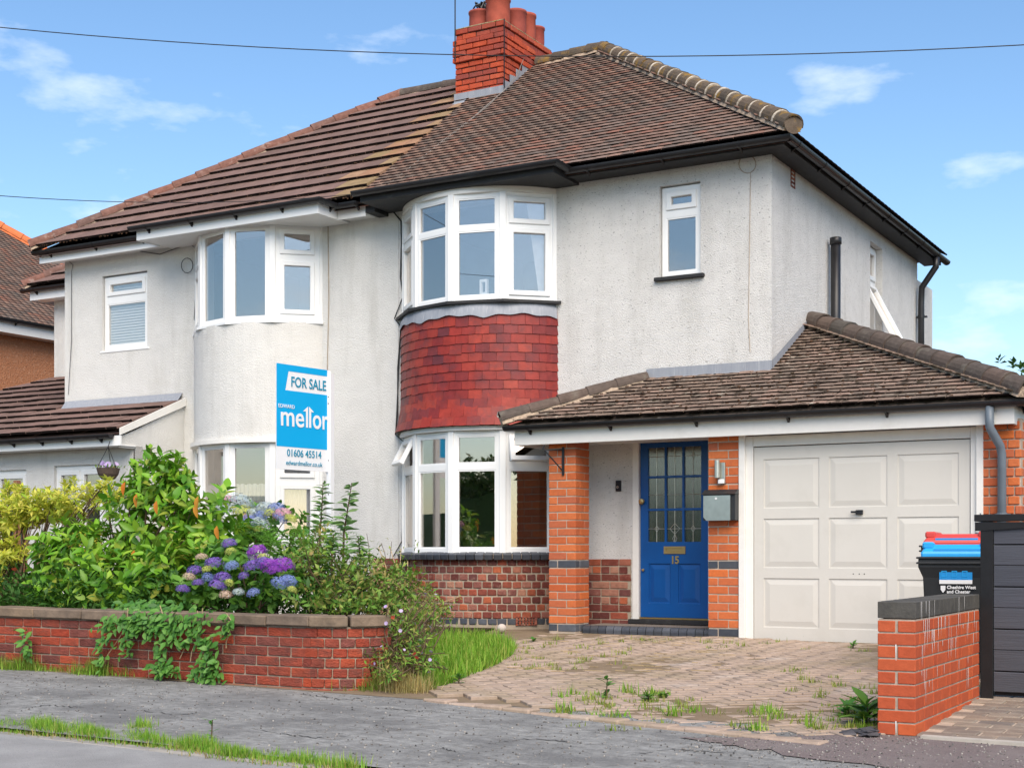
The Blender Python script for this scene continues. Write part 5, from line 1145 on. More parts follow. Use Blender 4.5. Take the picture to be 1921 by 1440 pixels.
def tx(s, size, x, z, m, sx=1, al='CENTER', b=0, nm='lettering', fit=None):
    if not fit: return text_obj(s, size, TSg @ Matrix.Translation((x, -.005, z)) @ RX, m, bd, nm, sx, al, .0015, b)
    o = text_obj(s, 1, Matrix.Identity(4), m, bd, nm, 1, 'LEFT', .005, .012)     # letters scaled to a measured box
    xs, ys = [v.co.x for v in o.data.vertices], [v.co.y for v in o.data.vertices]
    o.data.transform(TSg @ Matrix.Translation((fit[0], -.005, z)) @ RX @ Matrix.Diagonal(((fit[1] - fit[0]) / (max(xs) - min(xs)), fit[2] / max(ys), .3, 1)) @ Matrix.Translation((-min(xs), 0, 0)))
tx('FOR SALE', .165, .50, .955, 'sign_text', .80, b=.002)
tx('EDWARD', .062, .15, .70, 'white', .95)
tx('me', .30, .25, .50, 'white', fit=(.065, .425, .155))
tx('or', .30, .70, .50, 'white', fit=(.565, .815, .155))
for s in (-1, 1):
    xc = .495
    pts = [(.008, .50), (.042, .50), (.042, .685), (.088, .685), (.008, .745)]
    MB(TSg).add([(xc + s * a, -.006, z) for a, z in pts], [tuple(range(5)) if s > 0 else tuple(range(4, -1, -1))]).go('arrow_letter', M['white'], bd)
tx('01606 45514', .115, .43, .155, 'sign_text', .90, b=.001)
tx('edwardmellor.co.uk', .075, .43, .055, 'sign_text', .95)

# ------------------------------------------------------------------ overhead wires
def wire(name, label, a, b, sag, r, extra=()):
    a, b = Vector(a), Vector(b); n = 24
    o = MB().tube([a.lerp(b, i / n) - Vector((0, 0, sag * 4 * (i / n) * (1 - i / n))) for i in range(n + 1)] + [Vector(e) for e in extra], r, 5).go(name, M['cable']); tag(o, label, 'wire'); return o
a = fY(-60, 45.5, 8.0); b = fY(2000, 80, 11.0)
wire('overhead_wire', 'thin black telephone wire crossing the sky in front of the chimney', a, b, .18, .0042)
wire('overhead_wire', 'thin service wire running left from the black bay canopy across the brown roof', fY(-60, 362.5, 9.0), (-9.98, 13.70, 5.20), .10, .004)

# ------------------------------------------------------------------ plants
def leaf_mesh(name, m, w=.42, fold=.10, droop=.18, tip=.9):
    v = [(0, 0, 0), (w * .42, .28, fold * .8), (w * .5, .52, fold * .8 - droop * .25), (w * .28, .82, fold * .4 - droop * .65), (0, 1.0, -droop), (-w * .28, .82, fold * .4 - droop * .65), (-w * .5, .52, fold * .8 - droop * .25), (-w * .42, .28, fold * .8), (0, .3, 0), (0, .55, -droop * .3), (0, .82, -droop * .7)]
    f = [(0, 1, 8), (1, 2, 9, 8), (2, 3, 10, 9), (3, 4, 10), (0, 8, 7), (7, 8, 9, 6), (6, 9, 10, 5), (5, 10, 4)]
    return mesh_of(name, v, f, M[m], True)
def simple_leaf(name, m, w=.3, droop=.12):
    v = [(0, 0, 0), (w / 2, .45, .05), (0, 1, -droop), (-w / 2, .45, .05), (0, .5, 0)]
    return mesh_of(name, v, [(0, 1, 4), (1, 2, 4), (2, 3, 4), (3, 0, 4)], M[m])
def orient(p, d, up, size, roll=0):
    d = Vector(d).normalized(); x = d.cross(up)
    if x.length < .05: x = d.orthogonal()
    x.normalize(); z = x.cross(d)
    return Matrix.Translation(p) @ Matrix(((x.x, d.x, z.x, 0), (x.y, d.y, z.y, 0), (x.z, d.z, z.z, 0), (0, 0, 0, 1))) @ Matrix.Rotation(roll, 4, 'Y') @ Matrix.Scale(size, 4)
UP = Vector((0, 0, 1))
def rdir(r): 
    while True:
        v = Vector((r.uniform(-1, 1), r.uniform(-1, 1), r.uniform(-1, 1)))
        if .05 < v.length < 1: return v.normalized()
def shell_points(ells, n, r, inner=.55, zmin=-9, front=False):
    out = []; 
    vol = [e[3] * e[4] + e[4] * e[5] + e[3] * e[5] for e in ells]
    while len(out) < n:
        e = r.choices(ells, vol)[0]; d = rdir(r); k = r.uniform(inner, 1.0) ** .6
        p = Vector((e[0] + d.x * e[3] * k, e[1] + d.y * e[4] * k, e[2] + d.z * e[5] * k))
        if p.z < zmin: continue
        if any(((p.x - q[0]) / q[3]) ** 2 + ((p.y - q[1]) / q[4]) ** 2 + ((p.z - q[2]) / q[5]) ** 2 < (inner * .8) ** 2 for q in ells): continue
        nrm = Vector((d.x / e[3], d.y / e[4], d.z / e[5])).normalized(); out.append((p, nrm))
    return out
def sprigs(pts, nl, size, r, spread=.9, upb=.35, length=.12, jitter=.3):
    out = []
    for p, nrm in pts:
        ax = (nrm + UP * upb + rdir(r) * jitter).normalized(); a0 = r.uniform(0, 6.28)
        o1 = ax.orthogonal().normalized(); o2 = ax.cross(o1)
        for i in range(nl):
            t = i / nl; ang = a0 + i * 2.4
            d = (o1 * math.cos(ang) + o2 * math.sin(ang)) * spread + ax * (.25 + .7 * t) + rdir(r) * .15
            out.append(orient(p - ax * length * (1 - t), d, (ax + UP * .4), size * r.uniform(.5, 1.2), r.uniform(-.5, .5)))
    return out
def branches(base, pts, r, k, m='stem', r0=.014, parent=None, name='stem'):
    b = MB(); base = Vector(base)
    for p, n in r.sample(pts, min(k, len(pts))):
        q = base + Vector((r.uniform(-.15, .15), r.uniform(-.15, .15), 0)); mid = q.lerp(p, .5) + Vector((r.uniform(-.1, .1), r.uniform(-.1, .1), .12))
        b.tube([q, mid, p], r0, 5, .004)
    return b.go(name, M[m], parent)

# glossy camellia-like shrub
r = random.Random(21)
c0 = fY(255, 1100, 9.9); SH = thing('evergreen_shrub', 'large glossy green evergreen shrub with a few orange leaves behind the garden wall', 'shrub', (c0.x, 9.9, .1))
E_ = []
for (px, py, rx, rz, Y) in ((300, 985, .62, .62, 9.9), (160, 1055, .58, .50, 9.6), (285, 900, .34, .34, 9.95), (390, 980, .42, .42, 9.9), (230, 1095, .7, .34, 9.35), (105, 1105, .3, .28, 9.4), (345, 1075, .6, .40, 9.45), (330, 890, .2, .24, 10.0)):
    p = fY(px, py, Y); E_.append((p.x, Y, p.z, rx, min(.5, rx * .85), rz))
pts = shell_points(E_, 640, r, .5, .15)
mats = sprigs(pts, 7, .135, r, .8, .35, .15)
lm = [leaf_mesh('leaf', 'leaf_camellia', .42, .09, .2), leaf_mesh('leaf', 'leaf_camellia', .36, .12, .42), leaf_mesh('leaf', 'leaf_camellia', .5, .04, .08)]
scatter('leaf', 'leaf_mass', lm, mats, M['leaf_camellia'], SH, 300)
lo = leaf_mesh('orange_leaf', 'leaf_orange', .42, .09, .25)
for (px, py) in ((235, 903), (257, 925), (367, 945), (372, 930), (294, 938), (407, 985), (282, 1055), (252, 1030), (415, 1010), (160, 1030)):
    p = fY(px, py, 9.42); link('orange_leaf', lo, SH, orient(p, (r.uniform(-.3, .3), -.3, -1), Vector((0, -1, .2)), .13))
branches((c0.x, 9.9, .1), pts, r, 60, 'stem', .016, SH)

# yellow-green shrub at far left
r = random.Random(22)
c0 = fY(60, 1080, 10.1); PI_ = thing('pieris_shrub', 'yellow-leaved shrub with bare brown stems at the left end of the garden wall', 'shrub', (c0.x, 10.1, .1))
E_ = []
for (px, py, rx, rz, Y) in ((20, 965, .45, .2, 10.1), (130, 935, .34, .22, 10.2), (75, 950, .4, .2, 10.2), (205, 925, .28, .16, 10.3), (-60, 970, .5, .4, 10.1), (10, 1035, .3, .16, 9.9), (25, 920, .18, .12, 10.4), (-40, 1060, .5, .4, 9.9), (155, 1010, .3, .14, 10.3)):
    p = fY(px, py, Y); E_.append((p.x, Y, p.z, rx, rx * .8, rz))
pts = shell_points(E_, 900, r, .3, .2)
mats = sprigs(pts, 10, .088, r, .9, .8, .05)
lp = simple_leaf('leaf', 'leaf_pieris', .36); merge('leaf_mass', lp, mats, M['leaf_pieris'], PI_)
branches((c0.x - .1, 10.0, .1), pts, r, 90, 'stem', .016, PI_)
fm = mesh_of('flower', [(0, 0, 0), (.5, .2, .1), (.2, .6, .1), (-.2, .6, .1), (-.5, .2, .1)], [(0, 1, 2), (0, 2, 3), (0, 3, 4)], M['fl_red'])
for (px, py) in ((40, 1052), (50, 1062), (28, 1064), (52, 1068), (70, 1030)):
    p = fY(px, py, 9.7); link('red_flower', fm, PI_, orient(p, rdir(r), UP, .07))

# hydrangeas
pet = mesh_of('petal', [(0, 0, 0)] + [(q * math.cos(a), q * math.sin(a), .12 * (1 - abs(q - .6))) for k in range(4) for (q, a) in ((.55, k * 1.571 - .45), (1.0, k * 1.571), (.55, k * 1.571 + .45))], [(0, 1 + 3 * k, 2 + 3 * k, 3 + 3 * k) for k in range(4)], None)
_ph = {}
def head_mesh(col, seed):
    key = (col, seed)
    if key in _ph: return _ph[key]
    rr_ = random.Random(str(key)); ms = []
    n = 150
    for i in range(n):
        z = 1 - 1.35 * (i + .5) / n; a = i * 2.39996; q = math.sqrt(max(0, 1 - z * z)); d = Vector((q * math.cos(a), q * math.sin(a), z * .75)) + rdir(rr_) * .10
        ms.append(orient(d * rr_.uniform(.82, 1.0), d.orthogonal(), d, rr_.uniform(.13, .20)))
    ob = merge('head', pet, ms, M['fl_' + col], None, False); me = ob.data; bpy.data.objects.remove(ob); me.name = 'flower_head'; _ph[key] = me; return me
def hydrangea(name, label, base, ells, nl, size, heads, seed, nobj=150):
    r = random.Random(seed); t = thing(name, label, 'shrub', base)
    pts = shell_points(ells, nl, r, .5, .12)
    ms = sprigs(pts, 6, size, r, .95, .5, .08); lm_ = leaf_mesh('leaf', 'leaf_hydrangea', .62, .06, .15)
    scatter('leaf', 'leaf_mass', lm_, ms, M['leaf_hydrangea'], t, nobj)
    for (px, py, Y, rr_, col) in heads:
        p = fY(px, py, Y); link('flower_head', head_mesh(col, r.randrange(3)), t, place(p, r.uniform(0, 6), r.uniform(-.5, .1), r.uniform(-.4, .4), (rr_ * 1.28 * r.uniform(.9, 1.15), rr_ * 1.28 * r.uniform(.9, 1.15), rr_ * 1.2)))
    branches((base[0], base[1], .1), pts, r, 30, 'stem', .01, t)
def ell(L): 
    o = []
    for (px, py, Y, rx, rz) in L: p = fY(px, py, Y); o.append((p.x, Y, p.z, rx, rx * .8, rz))
    return o
b0 = fY(470, 1120, 9.1)
hydrangea('hydrangea', 'purple and violet hydrangea leaning over the garden wall coping', (b0.x, 9.1, .1),
    ell([(470, 1085, 9.0, .34, .24), (400, 1090, 8.95, .30, .22), (520, 1085, 9.0, .24, .24), (440, 1050, 9.15, .32, .22), (365, 1110, 8.8, .22, .13)]), 150, .10,
    [(402, 1057, 8.75, .06, 'purple'), (365, 1070, 8.72, .05, 'purple'), (390, 1083, 8.68, .045, 'blue'), (418, 1083, 8.68, .055, 'purple'), (372, 1093, 8.65, .04, 'purple'), (343, 1105, 8.6, .045, 'purple'), (408, 1098, 8.63, .055, 'purple'), (435, 1062, 8.75, .05, 'blue'), (430, 1020, 8.95, .055, 'purple'), (482, 1036, 8.8, .07, 'violet'), (478, 1062, 8.72, .065, 'purple'), (495, 1055, 8.7, .055, 'purple'), (506, 1062, 8.68, .07, 'violet'), (530, 1060, 8.68, .075, 'violet'), (520, 1068, 8.65, .06, 'violet'), (525, 1095, 8.62, .055, 'blue'), (540, 1090, 8.64, .055, 'blue'), (457, 1080, 8.68, .04, 'purple'), (475, 1112, 8.6, .045, 'blue'), (423, 1116, 8.6, .045, 'cream'), (433, 1034, 8.9, .035, 'lime'), (388, 1067, 8.7, .035, 'lime'), (430, 1093, 8.64, .035, 'lime'), (548, 1106, 8.6, .035, 'lime'), (378, 1045, 8.85, .04, 'cream'), (492, 1045, 8.75, .035, 'lime'), (355, 1082, 8.65, .045, 'cream'), (447, 1110, 8.6, .035, 'pale')], 31)
b0 = fY(470, 1060, 11.2)
hydrangea('hydrangea', 'pale blue, pink and lime hydrangea below the left bay window', (b0.x, 11.2, .08),
    ell([(440, 985, 11.2, .45, .30), (520, 995, 11.2, .42, .28), (480, 1040, 11.2, .7, .35)]), 130, .10,
    [(408, 942, 10.95, .085, 'pink'), (430, 938, 10.95, .06, 'pink'), (452, 945, 10.95, .11, 'pale'), (440, 958, 10.9, .09, 'pale'), (457, 962, 10.85, .085, 'lime'), (498, 955, 10.9, .085, 'pale'), (517, 954, 10.9, .07, 'blue'), (507, 962, 10.85, .06, 'lime'), (530, 966, 10.85, .08, 'pink'), (492, 968, 10.85, .08, 'blue'), (470, 980, 10.8, .08, 'blue'), (487, 984, 10.8, .085, 'pale'), (525, 972, 10.82, .06, 'blue'), (487, 993, 10.8, .05, 'lime'), (545, 973, 10.82, .055, 'lime'), (478, 965, 10.86, .075, 'pale'), (420, 955, 10.9, .07, 'pale'), (465, 972, 10.83, .06, 'pink')], 32)
# tall stemmed plants
def tall(label, pxs, Y, seed, h0=.1):
    r = random.Random(seed); base = fY(*pxs[0], Y); t = thing('tall_leafy_stem', label, 'plant', (base.x, Y, h0)); ms = []; b = MB()
    pts_ = [Vector((base.x, Y, h0))] + [fY(x, y, Y) for x, y in pxs[1:]]
    b.tube(pts_, .012, 6, .003).go('stem', M['stem'], t)
    n = len(pts_) - 1
    for k in range(26):
        q = (k / 26) * n; i = min(int(q), n - 1); p = pts_[i].lerp(pts_[i + 1], q - i)
        if p.z < .35: continue
        for h in (0, 1, 2):
            a = k * 1.75 + h * 2.09 + r.uniform(-.4, .4); d = Vector((math.cos(a), math.sin(a), r.uniform(.3, .8))); ms.append(orient(p + Vector((0, 0, r.uniform(-.015, .015))), d, UP, r.uniform(.10, .16) * (1.15 - .6 * k / 26), r.uniform(-1.3, 1.3)))
    merge('leaf_mass', leaf_mesh('leaf', 'leaf_buddleia', .3, .05, .6), ms, M['leaf_buddleia'], t)
tall('tall leafy stem rising in front of the estate agent post', [(596, 1110), (600, 1000), (604, 950), (606, 905)], 9.9, 41)
tall('tallest leafy stem against the white wall, right of the estate agent post', [(640, 1110), (645, 1000), (653, 950), (660, 905)], 9.7, 42)
tall('short leafy stem between the two tall stems', [(622, 1110), (622, 1040), (626, 1000)], 9.5, 43)
tall('leafy stem right of the tallest stem, against the white wall', [(672, 1110), (676, 1050), (672, 1005)], 9.4, 44)
# ferns
def fern(label, px, py, Y, seed, n=16, L=.55):
    r = random.Random(seed); p0 = fY(px, py, Y); t = thing('fern', label, 'fern', p0); ms = []
    for k in range(n):
        a = k * 2.4; up = r.uniform(.6, 1.4); ln = L * r.uniform(.7, 1.1); prev = p0
        for j in range(18):
            s = j / 18; p = p0 + Vector((math.cos(a) * s * ln * .8, math.sin(a) * s * ln * .8, ln * (up * s - .9 * s * s)))
            d = (p - prev); prev = p
            if d.length < 1e-4: continue
            d.normalize(); side = d.cross(UP).normalized()
            for sg in (-1, 1): ms.append(orient(p, side * sg + d * .5, UP, .10 * (1 - s * .75) * ln / .5, 0))
    merge('frond_mass', simple_leaf('pinna', 'leaf_fern', .26, .1), ms, M['leaf_fern'], t)
fern('feathery green fern between the two hydrangeas', 545, 1060, 9.9, 51, 22, .75)
fern('feathery green fern just right of the purple hydrangea', 590, 1060, 9.6, 52, 18, .6)
fern('small feathery fern under the blue hydrangea', 500, 1030, 10.2, 53, 14, .5)
# mixed weeds
def bush(name, label, ells, n, nl, size, matn, seed, leaf=None, zmin=-.1, cat='bush', stems=40, stem_mat='stem', w=.4, inner=.2):
    r = random.Random(seed); e = ells[0]; t = thing(name, label, cat, (e[0], e[1], max(zmin, gz(e[0], e[1]))))
    pts = shell_points(ells, n, r, inner, zmin); ms = sprigs(pts, nl, size, r, .9, .4, .07)
    merge('leaf_mass', simple_leaf('leaf', matn, w, .15), ms, M[matn], t)
    if stems: branches((e[0], e[1], max(zmin, gz(e[0], e[1]))), pts, r, stems, stem_mat, .006, t)
    return t, pts
bush('weed_clump', 'tangled mixed weeds behind the right end of the garden wall', ell([(620, 1070, 9.3, .45, .36), (690, 1090, 9.2, .42, .30), (570, 1075, 9.2, .3, .3), (740, 1100, 9.5, .4, .24), (640, 1120, 8.9, .55, .2), (600, 1030, 9.6, .3, .3)]), 520, 6, .07, 'leaf_weed', 61, zmin=.1, stems=90)
wb, wpts = bush('wildflower_bush', 'straggly bush of small lilac flowers at the rounded end of the garden wall', ell([(745, 1180, 8.85, .26, .26), (735, 1240, 8.65, .26, .2), (765, 1215, 8.9, .26, .26), (720, 1260, 8.45, .2, .1), (790, 1150, 9.4, .3, .18), (800, 1240, 8.8, .22, .14)]), 300, 6, .055, 'leaf_weed', 62, zmin=-.17, stems=110, w=.3)
r = random.Random(63); fl5 = mesh_of('flower', [(0, 0, 0)] + [(math.cos(k * 1.047), math.sin(k * 1.047), .2) for k in range(6)], [(0, 1 + k, 1 + (k + 1) % 6) for k in range(6)], M['fl_lilac'])
for p, n in r.sample(wpts, 34): link('lilac_flower', fl5, wb, orient(p + n * .03, n.orthogonal(), n, r.uniform(.010, .017)))
fl6 = fl5.copy(); fl6.materials.clear(); fl6.materials.append(M['fl_red'])
for px, py, Y in ((737, 1157, 8.6), (778, 1226, 8.4), (782, 1232, 8.4), (590, 1045, 9.2)): p = fY(px, py, Y); link('red_flower', fl6, wb, orient(p, rdir(r), Vector((0, -1, .4)), .017))
bush('spindly_shrub', 'spindly reddish-stemmed shrub in front of the bay brickwork', ell([(760, 1130, 10.8, .35, .3), (800, 1140, 10.6, .4, .2), (720, 1085, 11.0, .35, .35)]), 170, 5, .06, 'leaf_weed', 64, zmin=.0, stems=110, stem_mat='stem_pale')
# low undergrowth closing the bed behind the wall
r = random.Random(66); ms = []
for i in range(9500):
    X_ = r.uniform(-11.8, -6.75); Y_ = r.uniform(8.75, 10.0); z_ = .22 + r.random() ** 1.4 * (.42 + .1 * math.sin(X_ * 5))
    ms.append(orient(Vector((X_, Y_, z_)), Vector((r.uniform(-1, 1), r.uniform(-1, .4), r.uniform(-.2, 1))), UP, r.uniform(.05, .10), r.uniform(-.4, .4)))
o = merge('undergrowth', simple_leaf('leaf', 'leaf_under', .42, .15), ms, M['leaf_under']); tag(o, 'dense dark green undergrowth filling the bed behind the garden wall', 'undergrowth')
DS = thing('dry_stems', 'thin bare arching stems in front of the white wall left of the bay', 'stems', (-8.0, 9.6, .1)); sm2 = MB(); r = random.Random(67)
for (x0, y0, x1, y1, x2, y2) in ((690, 1130, 700, 1060, 688, 1000), (715, 1140, 730, 1070, 735, 1015), (735, 1150, 745, 1090, 770, 1060), (720, 1140, 735, 1060, 715, 1018), (700, 1130, 720, 1090, 760, 1040), (740, 1150, 760, 1100, 800, 1080), (660, 1120, 690, 1070, 715, 1085), (750, 1150, 740, 1080, 725, 1050)):
    a, b, c = fY(x0, y0, 9.6), fY(x1, y1, 9.6), fY(x2, y2, 9.6)
    sm2.tube([a.lerp(b, t).lerp(b.lerp(c, t), t) for t in (0, .2, .4, .6, .8, 1)], .004, 4, .002)
sm2.go('stem', M['stem'], DS)
merge('leaf_mass', simple_leaf('leaf', 'leaf_weed', .3, .2), [orient(fY(r.uniform(690, 790), r.uniform(1010, 1110), 9.6), rdir(r), UP, r.uniform(.03, .06)) for i in range(60)], M['leaf_weed'], DS)
# creepers hanging over the garden wall
r = random.Random(71)
CRp = thing('creeper', 'leafy creeper trailing over the coping and down the garden wall', 'creeper', (-8.2, 8.3, .38))
ms = []; cs = MB(); zt = .41
for (px, py0, py1, w, n) in ((280, 1125, 1190, 70, 240), (330, 1135, 1205, 60, 200), (245, 1130, 1180, 40, 110), (392, 1190, 1270, 22, 90), (305, 1200, 1262, 16, 50), (240, 1190, 1230, 14, 30), (200, 1140, 1205, 12, 30), (50, 1180, 1235, 10, 34), (390, 1250, 1275, 30, 60), (310, 1245, 1265, 26, 50), (425, 1150, 1195, 12, 24), (190, 1205, 1260, 10, 18)):
    for k in range(n):
        x_, y_ = px + r.gauss(0, w * .5), lerp(py0, py1, r.random() ** 1.2)
        Yp = 8.30 if y_ > 1152 else lerp(8.95, 8.32, max(0, (y_ - 1110) / 42)); Yp -= r.uniform(0, .05); p = fY(x_, y_, Yp)
        ms.append(orient(p, Vector((r.uniform(-1, 1), -.5, r.uniform(-1.1, .2))), Vector((0, -1, .5)), r.uniform(.05, .09), r.uniform(-.4, .4)))
for (x0, y0, x1, y1) in ((380, 1140, 345, 1235), (425, 1150, 432, 1215), (300, 1135, 305, 1260), (370, 1145, 365, 1240), (432, 1165, 425, 1165), (240, 1140, 200, 1250)):
    cs.tube([fY(lerp(x0, x1, t) + 8 * math.sin(t * 5), lerp(y0, y1, t), 8.30) for t in (0, .2, .4, .6, .8, 1)], .004, 4)
cs.go('stem', M['stem_pale'], CRp)
merge('leaf_mass', leaf_mesh('leaf', 'leaf_ivy', .5, .06, .15), ms, M['leaf_ivy'], CRp)
# grasses
blade = mesh_of('blade', [(-.5, 0, 0), (.5, 0, 0), (.38, .1, .45), (-.38, .1, .45), (.0, .38, 1.0)], [(0, 1, 2, 3), (3, 2, 4)], None)
def clump(p): return .6 + .9 * abs(math.sin(p.x * 7.3 + 1.7 * math.sin(p.y * 9)) * math.sin(p.x * 3.1 + p.y * 5.7)) ** .7
def blades(pts, hgt, wid, r): 
    return [Matrix.Translation(p) @ Matrix.Rotation(r.uniform(0, 6.28), 4, 'Z') @ Matrix.Rotation(r.gauss(0, .4), 4, 'X') @ Matrix.Diagonal((wid * r.uniform(.7, 1.3), hgt * r.uniform(.4, 1.5) * clump(p), hgt * r.uniform(.4, 1.2) * clump(p), 1)) for p in pts]
def grass(name, label, pts, h, w, matn, seed, cat='grass'):
    r = random.Random(seed); o = merge(name, blade, blades(pts, h, w, r), M[matn]); tag(o, label, cat); o['kind'] = 'stuff'; return o
r = random.Random(81)
lawn = [G(*q) for q in ((792, 1296), (840, 1288), (885, 1268), (930, 1250), (962, 1232), (967, 1218), (940, 1206), (890, 1200), (830, 1203), (790, 1215), (770, 1270))]
lp_ = [(v.x, v.y) for v in lawn]; pts = []
mnx, mxx = min(a for a, b in lp_), max(a for a, b in lp_); mny, mxy = min(b for a, b in lp_), max(b for a, b in lp_)
while len(pts) < 9000:
    p = (r.uniform(mnx, mxx), r.uniform(mny, mxy))
    if inside(p, lp_): pts.append(Vector((p[0], p[1], gz(*p))))
grass('lawn_grass', 'overgrown bright green grass patch beside the driveway', pts, .13, .011, 'grass', 82)
def strip(a, b, wid, n, r, dens=None):
    o = []
    while len(o) < n:
        t = r.random(); q = G(lerp(a[0], b[0], t), lerp(a[1], b[1], t)); q = Vector((q.x + r.gauss(0, wid), q.y + r.gauss(0, wid), 0)); q.z = gz(q.x, q.y) - .015
        if dens is None or r.random() < dens(t, q): o.append(q)
    return o
hsh = lambda x: .5 + .5 * math.sin(x * 5.1) * math.sin(x * 2.3 + 1)
pts = []
for a, b, w_, n in (((-20, 1352), (110, 1366), .075, 2200), ((110, 1366), (260, 1383), .065, 2400), ((255, 1362), (280, 1362), .035, 350), ((250, 1383), (420, 1407), .055, 2200), ((420, 1409), (560, 1424), .05, 1600), ((550, 1424), (670, 1440), .04, 800)):
    pts += strip(a, b, w_, n, r, lambda t, q: .6 + .4 * hsh(q.x * 2))
for p in pts: p.z = -.285 - .01 * (p.x + 6)
grass('kerb_grass', 'strip of bright grass growing along the kerb', pts, .075, .007, 'grass', 83)
grass('kerb_dry_grass', 'dry straw-coloured grass at the road edge of the kerb', [p + Vector((r.gauss(0, .02), -.05, 0)) for p in pts[::4]], .05, .006, 'grass_dry', 84)
pts = []
for a, b, w_, n in (((-10, 1252), (140, 1258), .04, 700), ((150, 1262), (330, 1268), .04, 1000), ((330, 1270), (460, 1276), .04, 420), ((460, 1272), (620, 1284), .05, 700), ((600, 1286), (720, 1292), .07, 900)): pts += strip(a, b, w_, n, r)
grass('wall_foot_grass', 'ragged grass along the foot of the garden wall', pts + [p + Vector((r.gauss(0, .03), r.gauss(0, .03), 0)) for p in pts], .12, .006, 'grass_mid', 85)
grass('wall_foot_green_grass', 'bright green grass tufts along the foot of the garden wall', strip((0, 1254), (140, 1259), .04, 500, r) + strip((150, 1263), (330, 1269), .045, 1100, r) + strip((500, 1276), (720, 1291), .06, 800, r), .10, .007, 'grass', 852)
grass('wall_foot_dry_grass', 'dry grass stalks along the foot of the garden wall', strip((420, 1272), (700, 1290), .06, 700, r) + strip((735, 1294), (790, 1298), .06, 900, r), .20, .005, 'grass_dry', 86)
pts = []
for i in range(150):
    px, py = r.choice(((r.uniform(1050, 1640), r.uniform(1330, 1372)), (r.uniform(860, 1640), r.uniform(1200, 1222)), (r.uniform(1480, 1645), r.uniform(1260, 1370)), (r.uniform(960, 1200), r.uniform(1205, 1260)), (r.uniform(1050, 1300), r.uniform(1300, 1330))))
    c = G(px, py)
    for k in range(r.randrange(6, 26)): pts.append(Vector((c.x + r.gauss(0, .03), c.y + r.gauss(0, .03), drive_z(c.x, c.y) - .005)))
grass('drive_weeds', 'small tufts of grass and moss growing in the driveway joints', pts, .045, .008, 'grass_mid', 87)
pts = []
for i in range(26):
    c = G(*r.choice(((r.uniform(1050, 1300), r.uniform(1335, 1345)), (r.uniform(1400, 1640), r.uniform(1330, 1372)), (r.uniform(1050, 1250), r.uniform(1300, 1312)))))
    for k in range(24): pts.append(Vector((c.x + r.gauss(0, .035), c.y + r.gauss(0, .035), gz(c.x, c.y))))
grass('drive_green_tufts', 'greener tufts of grass along the front edge of the driveway', pts, .075, .009, 'grass', 88)
st_ = MB()
for i in range(70):
    c = G(r.uniform(950, 1350), r.uniform(1198, 1262)); a = r.uniform(-.3, .3); d = Vector((math.cos(a), math.sin(a), 0)) * r.uniform(.05, .2); z_ = Vector((0, 0, drive_z(c.x, c.y) - gz(c.x, c.y) + .006)); st_.tube([c + z_, c + z_ + d], .004, 4)
o = st_.go('straw_litter', M['stem_pale']); tag(o, 'scattered straw-coloured plant litter on the paving by the bay', 'litter'); o['kind'] = 'stuff'
gm = block(.011, .009, .007, M['grit'], .002, .002)
ms = []
for i in range(2600):
    X_ = r.uniform(-9.5, 1.0); Y_ = r.uniform(6.1, 8.25); ms.append(place((X_, Y_, gz(X_, Y_) + .003), r.uniform(0, 6), r.uniform(0, 3), sc=r.uniform(.4, 1.3)))
for i in range(1500):
    X_ = r.uniform(-3.1, 1.0); Y_ = r.uniform(7.2, 8.2); ms.append(place((X_, Y_, gz(X_, Y_) + .008), r.uniform(0, 6), r.uniform(0, 3), sc=r.uniform(.4, 1.3)))
o = merge('loose_grit', gm, ms, M['grit']); tag(o, 'loose grit and small stones scattered over the footway', 'grit')
# individual weeds
def weed(label, px, py, n, size, h, matn, seed, w=.4):
    r = random.Random(seed); c = G(px, py); t = thing('broadleaf_weed', label, 'weed', c); ms = []; b = MB().tube([c, c + Vector((.01, 0, h))], .006, 5, .003)
    for k in range(n):
        a = k * 2.4; q = r.random(); ms.append(orient(c + Vector((0, 0, h * q)), Vector((math.cos(a), math.sin(a), .9 * r.random() + .2)), UP, size * r.uniform(.6, 1.1), r.uniform(-.3, .3)))
    b.go('stem', M['stem'], t); lm_ = leaf_mesh('leaf', matn, w, .05, .25)
    for m_ in ms: link('leaf', lm_, t, m_)
weed('large dark green dock plant against the boundary wall', 1625, 1362, 26, .20, .14, 'leaf_hydrangea', 91, .34)
weed('smaller green dock plant left of the large one by the boundary wall', 1590, 1345, 18, .12, .07, 'leaf_ivy', 92, .36)
weed('upright bright green weed at the front edge of the driveway', 1137, 1312, 16, .08, .15, 'leaf_ivy', 93, .5)
weed('low spreading weed in the middle of the driveway edge', 1215, 1316, 18, .075, .05, 'leaf_ivy', 94, .5)
weed('low clover-like weed just right of the spreading one', 1245, 1310, 14, .055, .04, 'leaf_hydrangea', 95, .8)
weed('small dark weed on the paving near the porch pillar', 1000, 1204, 12, .07, .03, 'leaf_hydrangea', 96, .5)
weed('small green weed in the kerb grass', 396, 1394, 12, .06, .14, 'leaf_ivy', 97, .5)
weed('green weed at the foot of the garage door', 1600, 1216, 12, .07, .05, 'leaf_ivy', 98, .4)
weed('tall pale weed among the grass by the drive', 860, 1285, 14, .09, .08, 'leaf_ivy', 99, .3)
sc = block(.11, .07, .012, M['slate'], .003, .008)
for i in range(14):
    c = G(r.uniform(1590, 1645), r.uniform(1374, 1386)); o = link('slate_chip', sc, None, place((c.x, c.y, gz(c.x, c.y) + .012 + .006 * (i % 3)), r.uniform(0, 6), r.uniform(-.2, .2), r.uniform(-.2, .2))); tag(o, 'dark slate chip in the small pile by the boundary wall foot', 'slate chip', 'slate chips by the boundary wall')
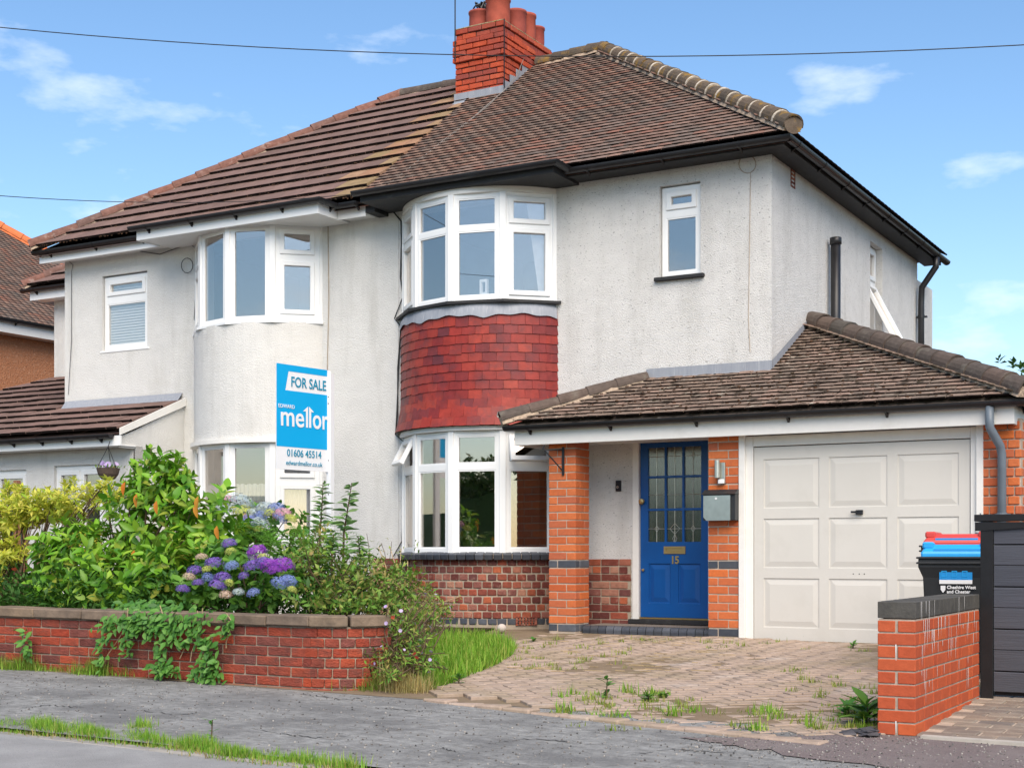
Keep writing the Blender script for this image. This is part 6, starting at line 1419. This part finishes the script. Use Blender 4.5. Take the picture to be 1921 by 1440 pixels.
# basket flowers
r = random.Random(101)
for i in range(16): link('flower', fl5, HB, orient(Vector((hp.x + r.gauss(0, .07), 13.05 + r.gauss(0, .07) - .04, hp.z + .06 + r.uniform(0, .06))), rdir(r), Vector((0, -1, .6)), .035))
merge('leaf_mass', simple_leaf('leaf', 'leaf_weed', .4, .1), [orient(Vector((hp.x + r.gauss(0, .08), 13.05 + r.gauss(0, .08), hp.z + .05)), rdir(r) + UP * .5, UP, .06) for i in range(60)], M['leaf_weed'], HB)
# trees
def tree(name, label, x, y, h, cr, seed, n=420, size=.16):
    r = random.Random(seed); t = thing(name, label, 'tree', (x, y, -.3)); 
    tr_ = MB().tube([(x, y, -.3), (x + .05, y, h * .3), (x - .05, y + .1, h * .55), (x, y, h * .85)], .12 * h / 6, 9, .03)
    E = [(x + r.uniform(-.5, .5) * cr, y + r.uniform(-.4, .4) * cr, h * r.uniform(.45, .85), cr * r.uniform(.4, .7), cr * r.uniform(.4, .6), h * r.uniform(.13, .22)) for k in range(7)]
    pts = shell_points(E, n, r, .4)
    for p, nn in r.sample(pts, 24): tr_.tube([(x, y, h * .35), Vector((x, y, h * .45)).lerp(p, .6), p], .035 * h / 6, 5, .008)
    tr_.go('trunk', M['stem'], t); merge('crown', simple_leaf('leaf', 'leaf_tree', .5), sprigs(pts, 8, size, r), M['leaf_tree'], t)
p = fY(1893, 712, 34); tree('garden_tree', 'green tree top showing above the garage hip at the right edge', p.x + .6, 34, p.z + .7, 2.4, 111, 420, .22)
tree('street_tree', 'bushy tree across the road, seen as a dark reflection in the lower bay window', -8.9, -9.0, 3.6, 2.2, 112, 700, .2)
tree('street_tree', 'lower bushy tree across the road, seen as a reflection left in the bay window', -12.4, -10.5, 2.9, 2.2, 113, 600, .2)
tree('street_tree', 'tall tree far along the road, seen as a reflection in the upper left bay', 9.5, 1.0, 8.0, 2.4, 114, 700, .25)
# clipped hedge across the road (seen in the window reflections)
r = random.Random(131); HG = thing('hedge', 'long dark hedge across the road, seen only as a reflection in the ground floor windows', 'hedge', (-16, -8.5, -.35))
hb = MB(); n = 60
hb.prism([(lerp(-95, 6, i / n), -7.6 + .15 * math.sin(i * 2.1)) for i in range(n + 1)] + [(6, -9.2), (-95, -9.2)], -.35, lambda x, y: 2.3 + .25 * math.sin(x * 1.3) + .2 * math.sin(x * 3.1))
hb.go('foliage', M['leaf_tree'], HG)
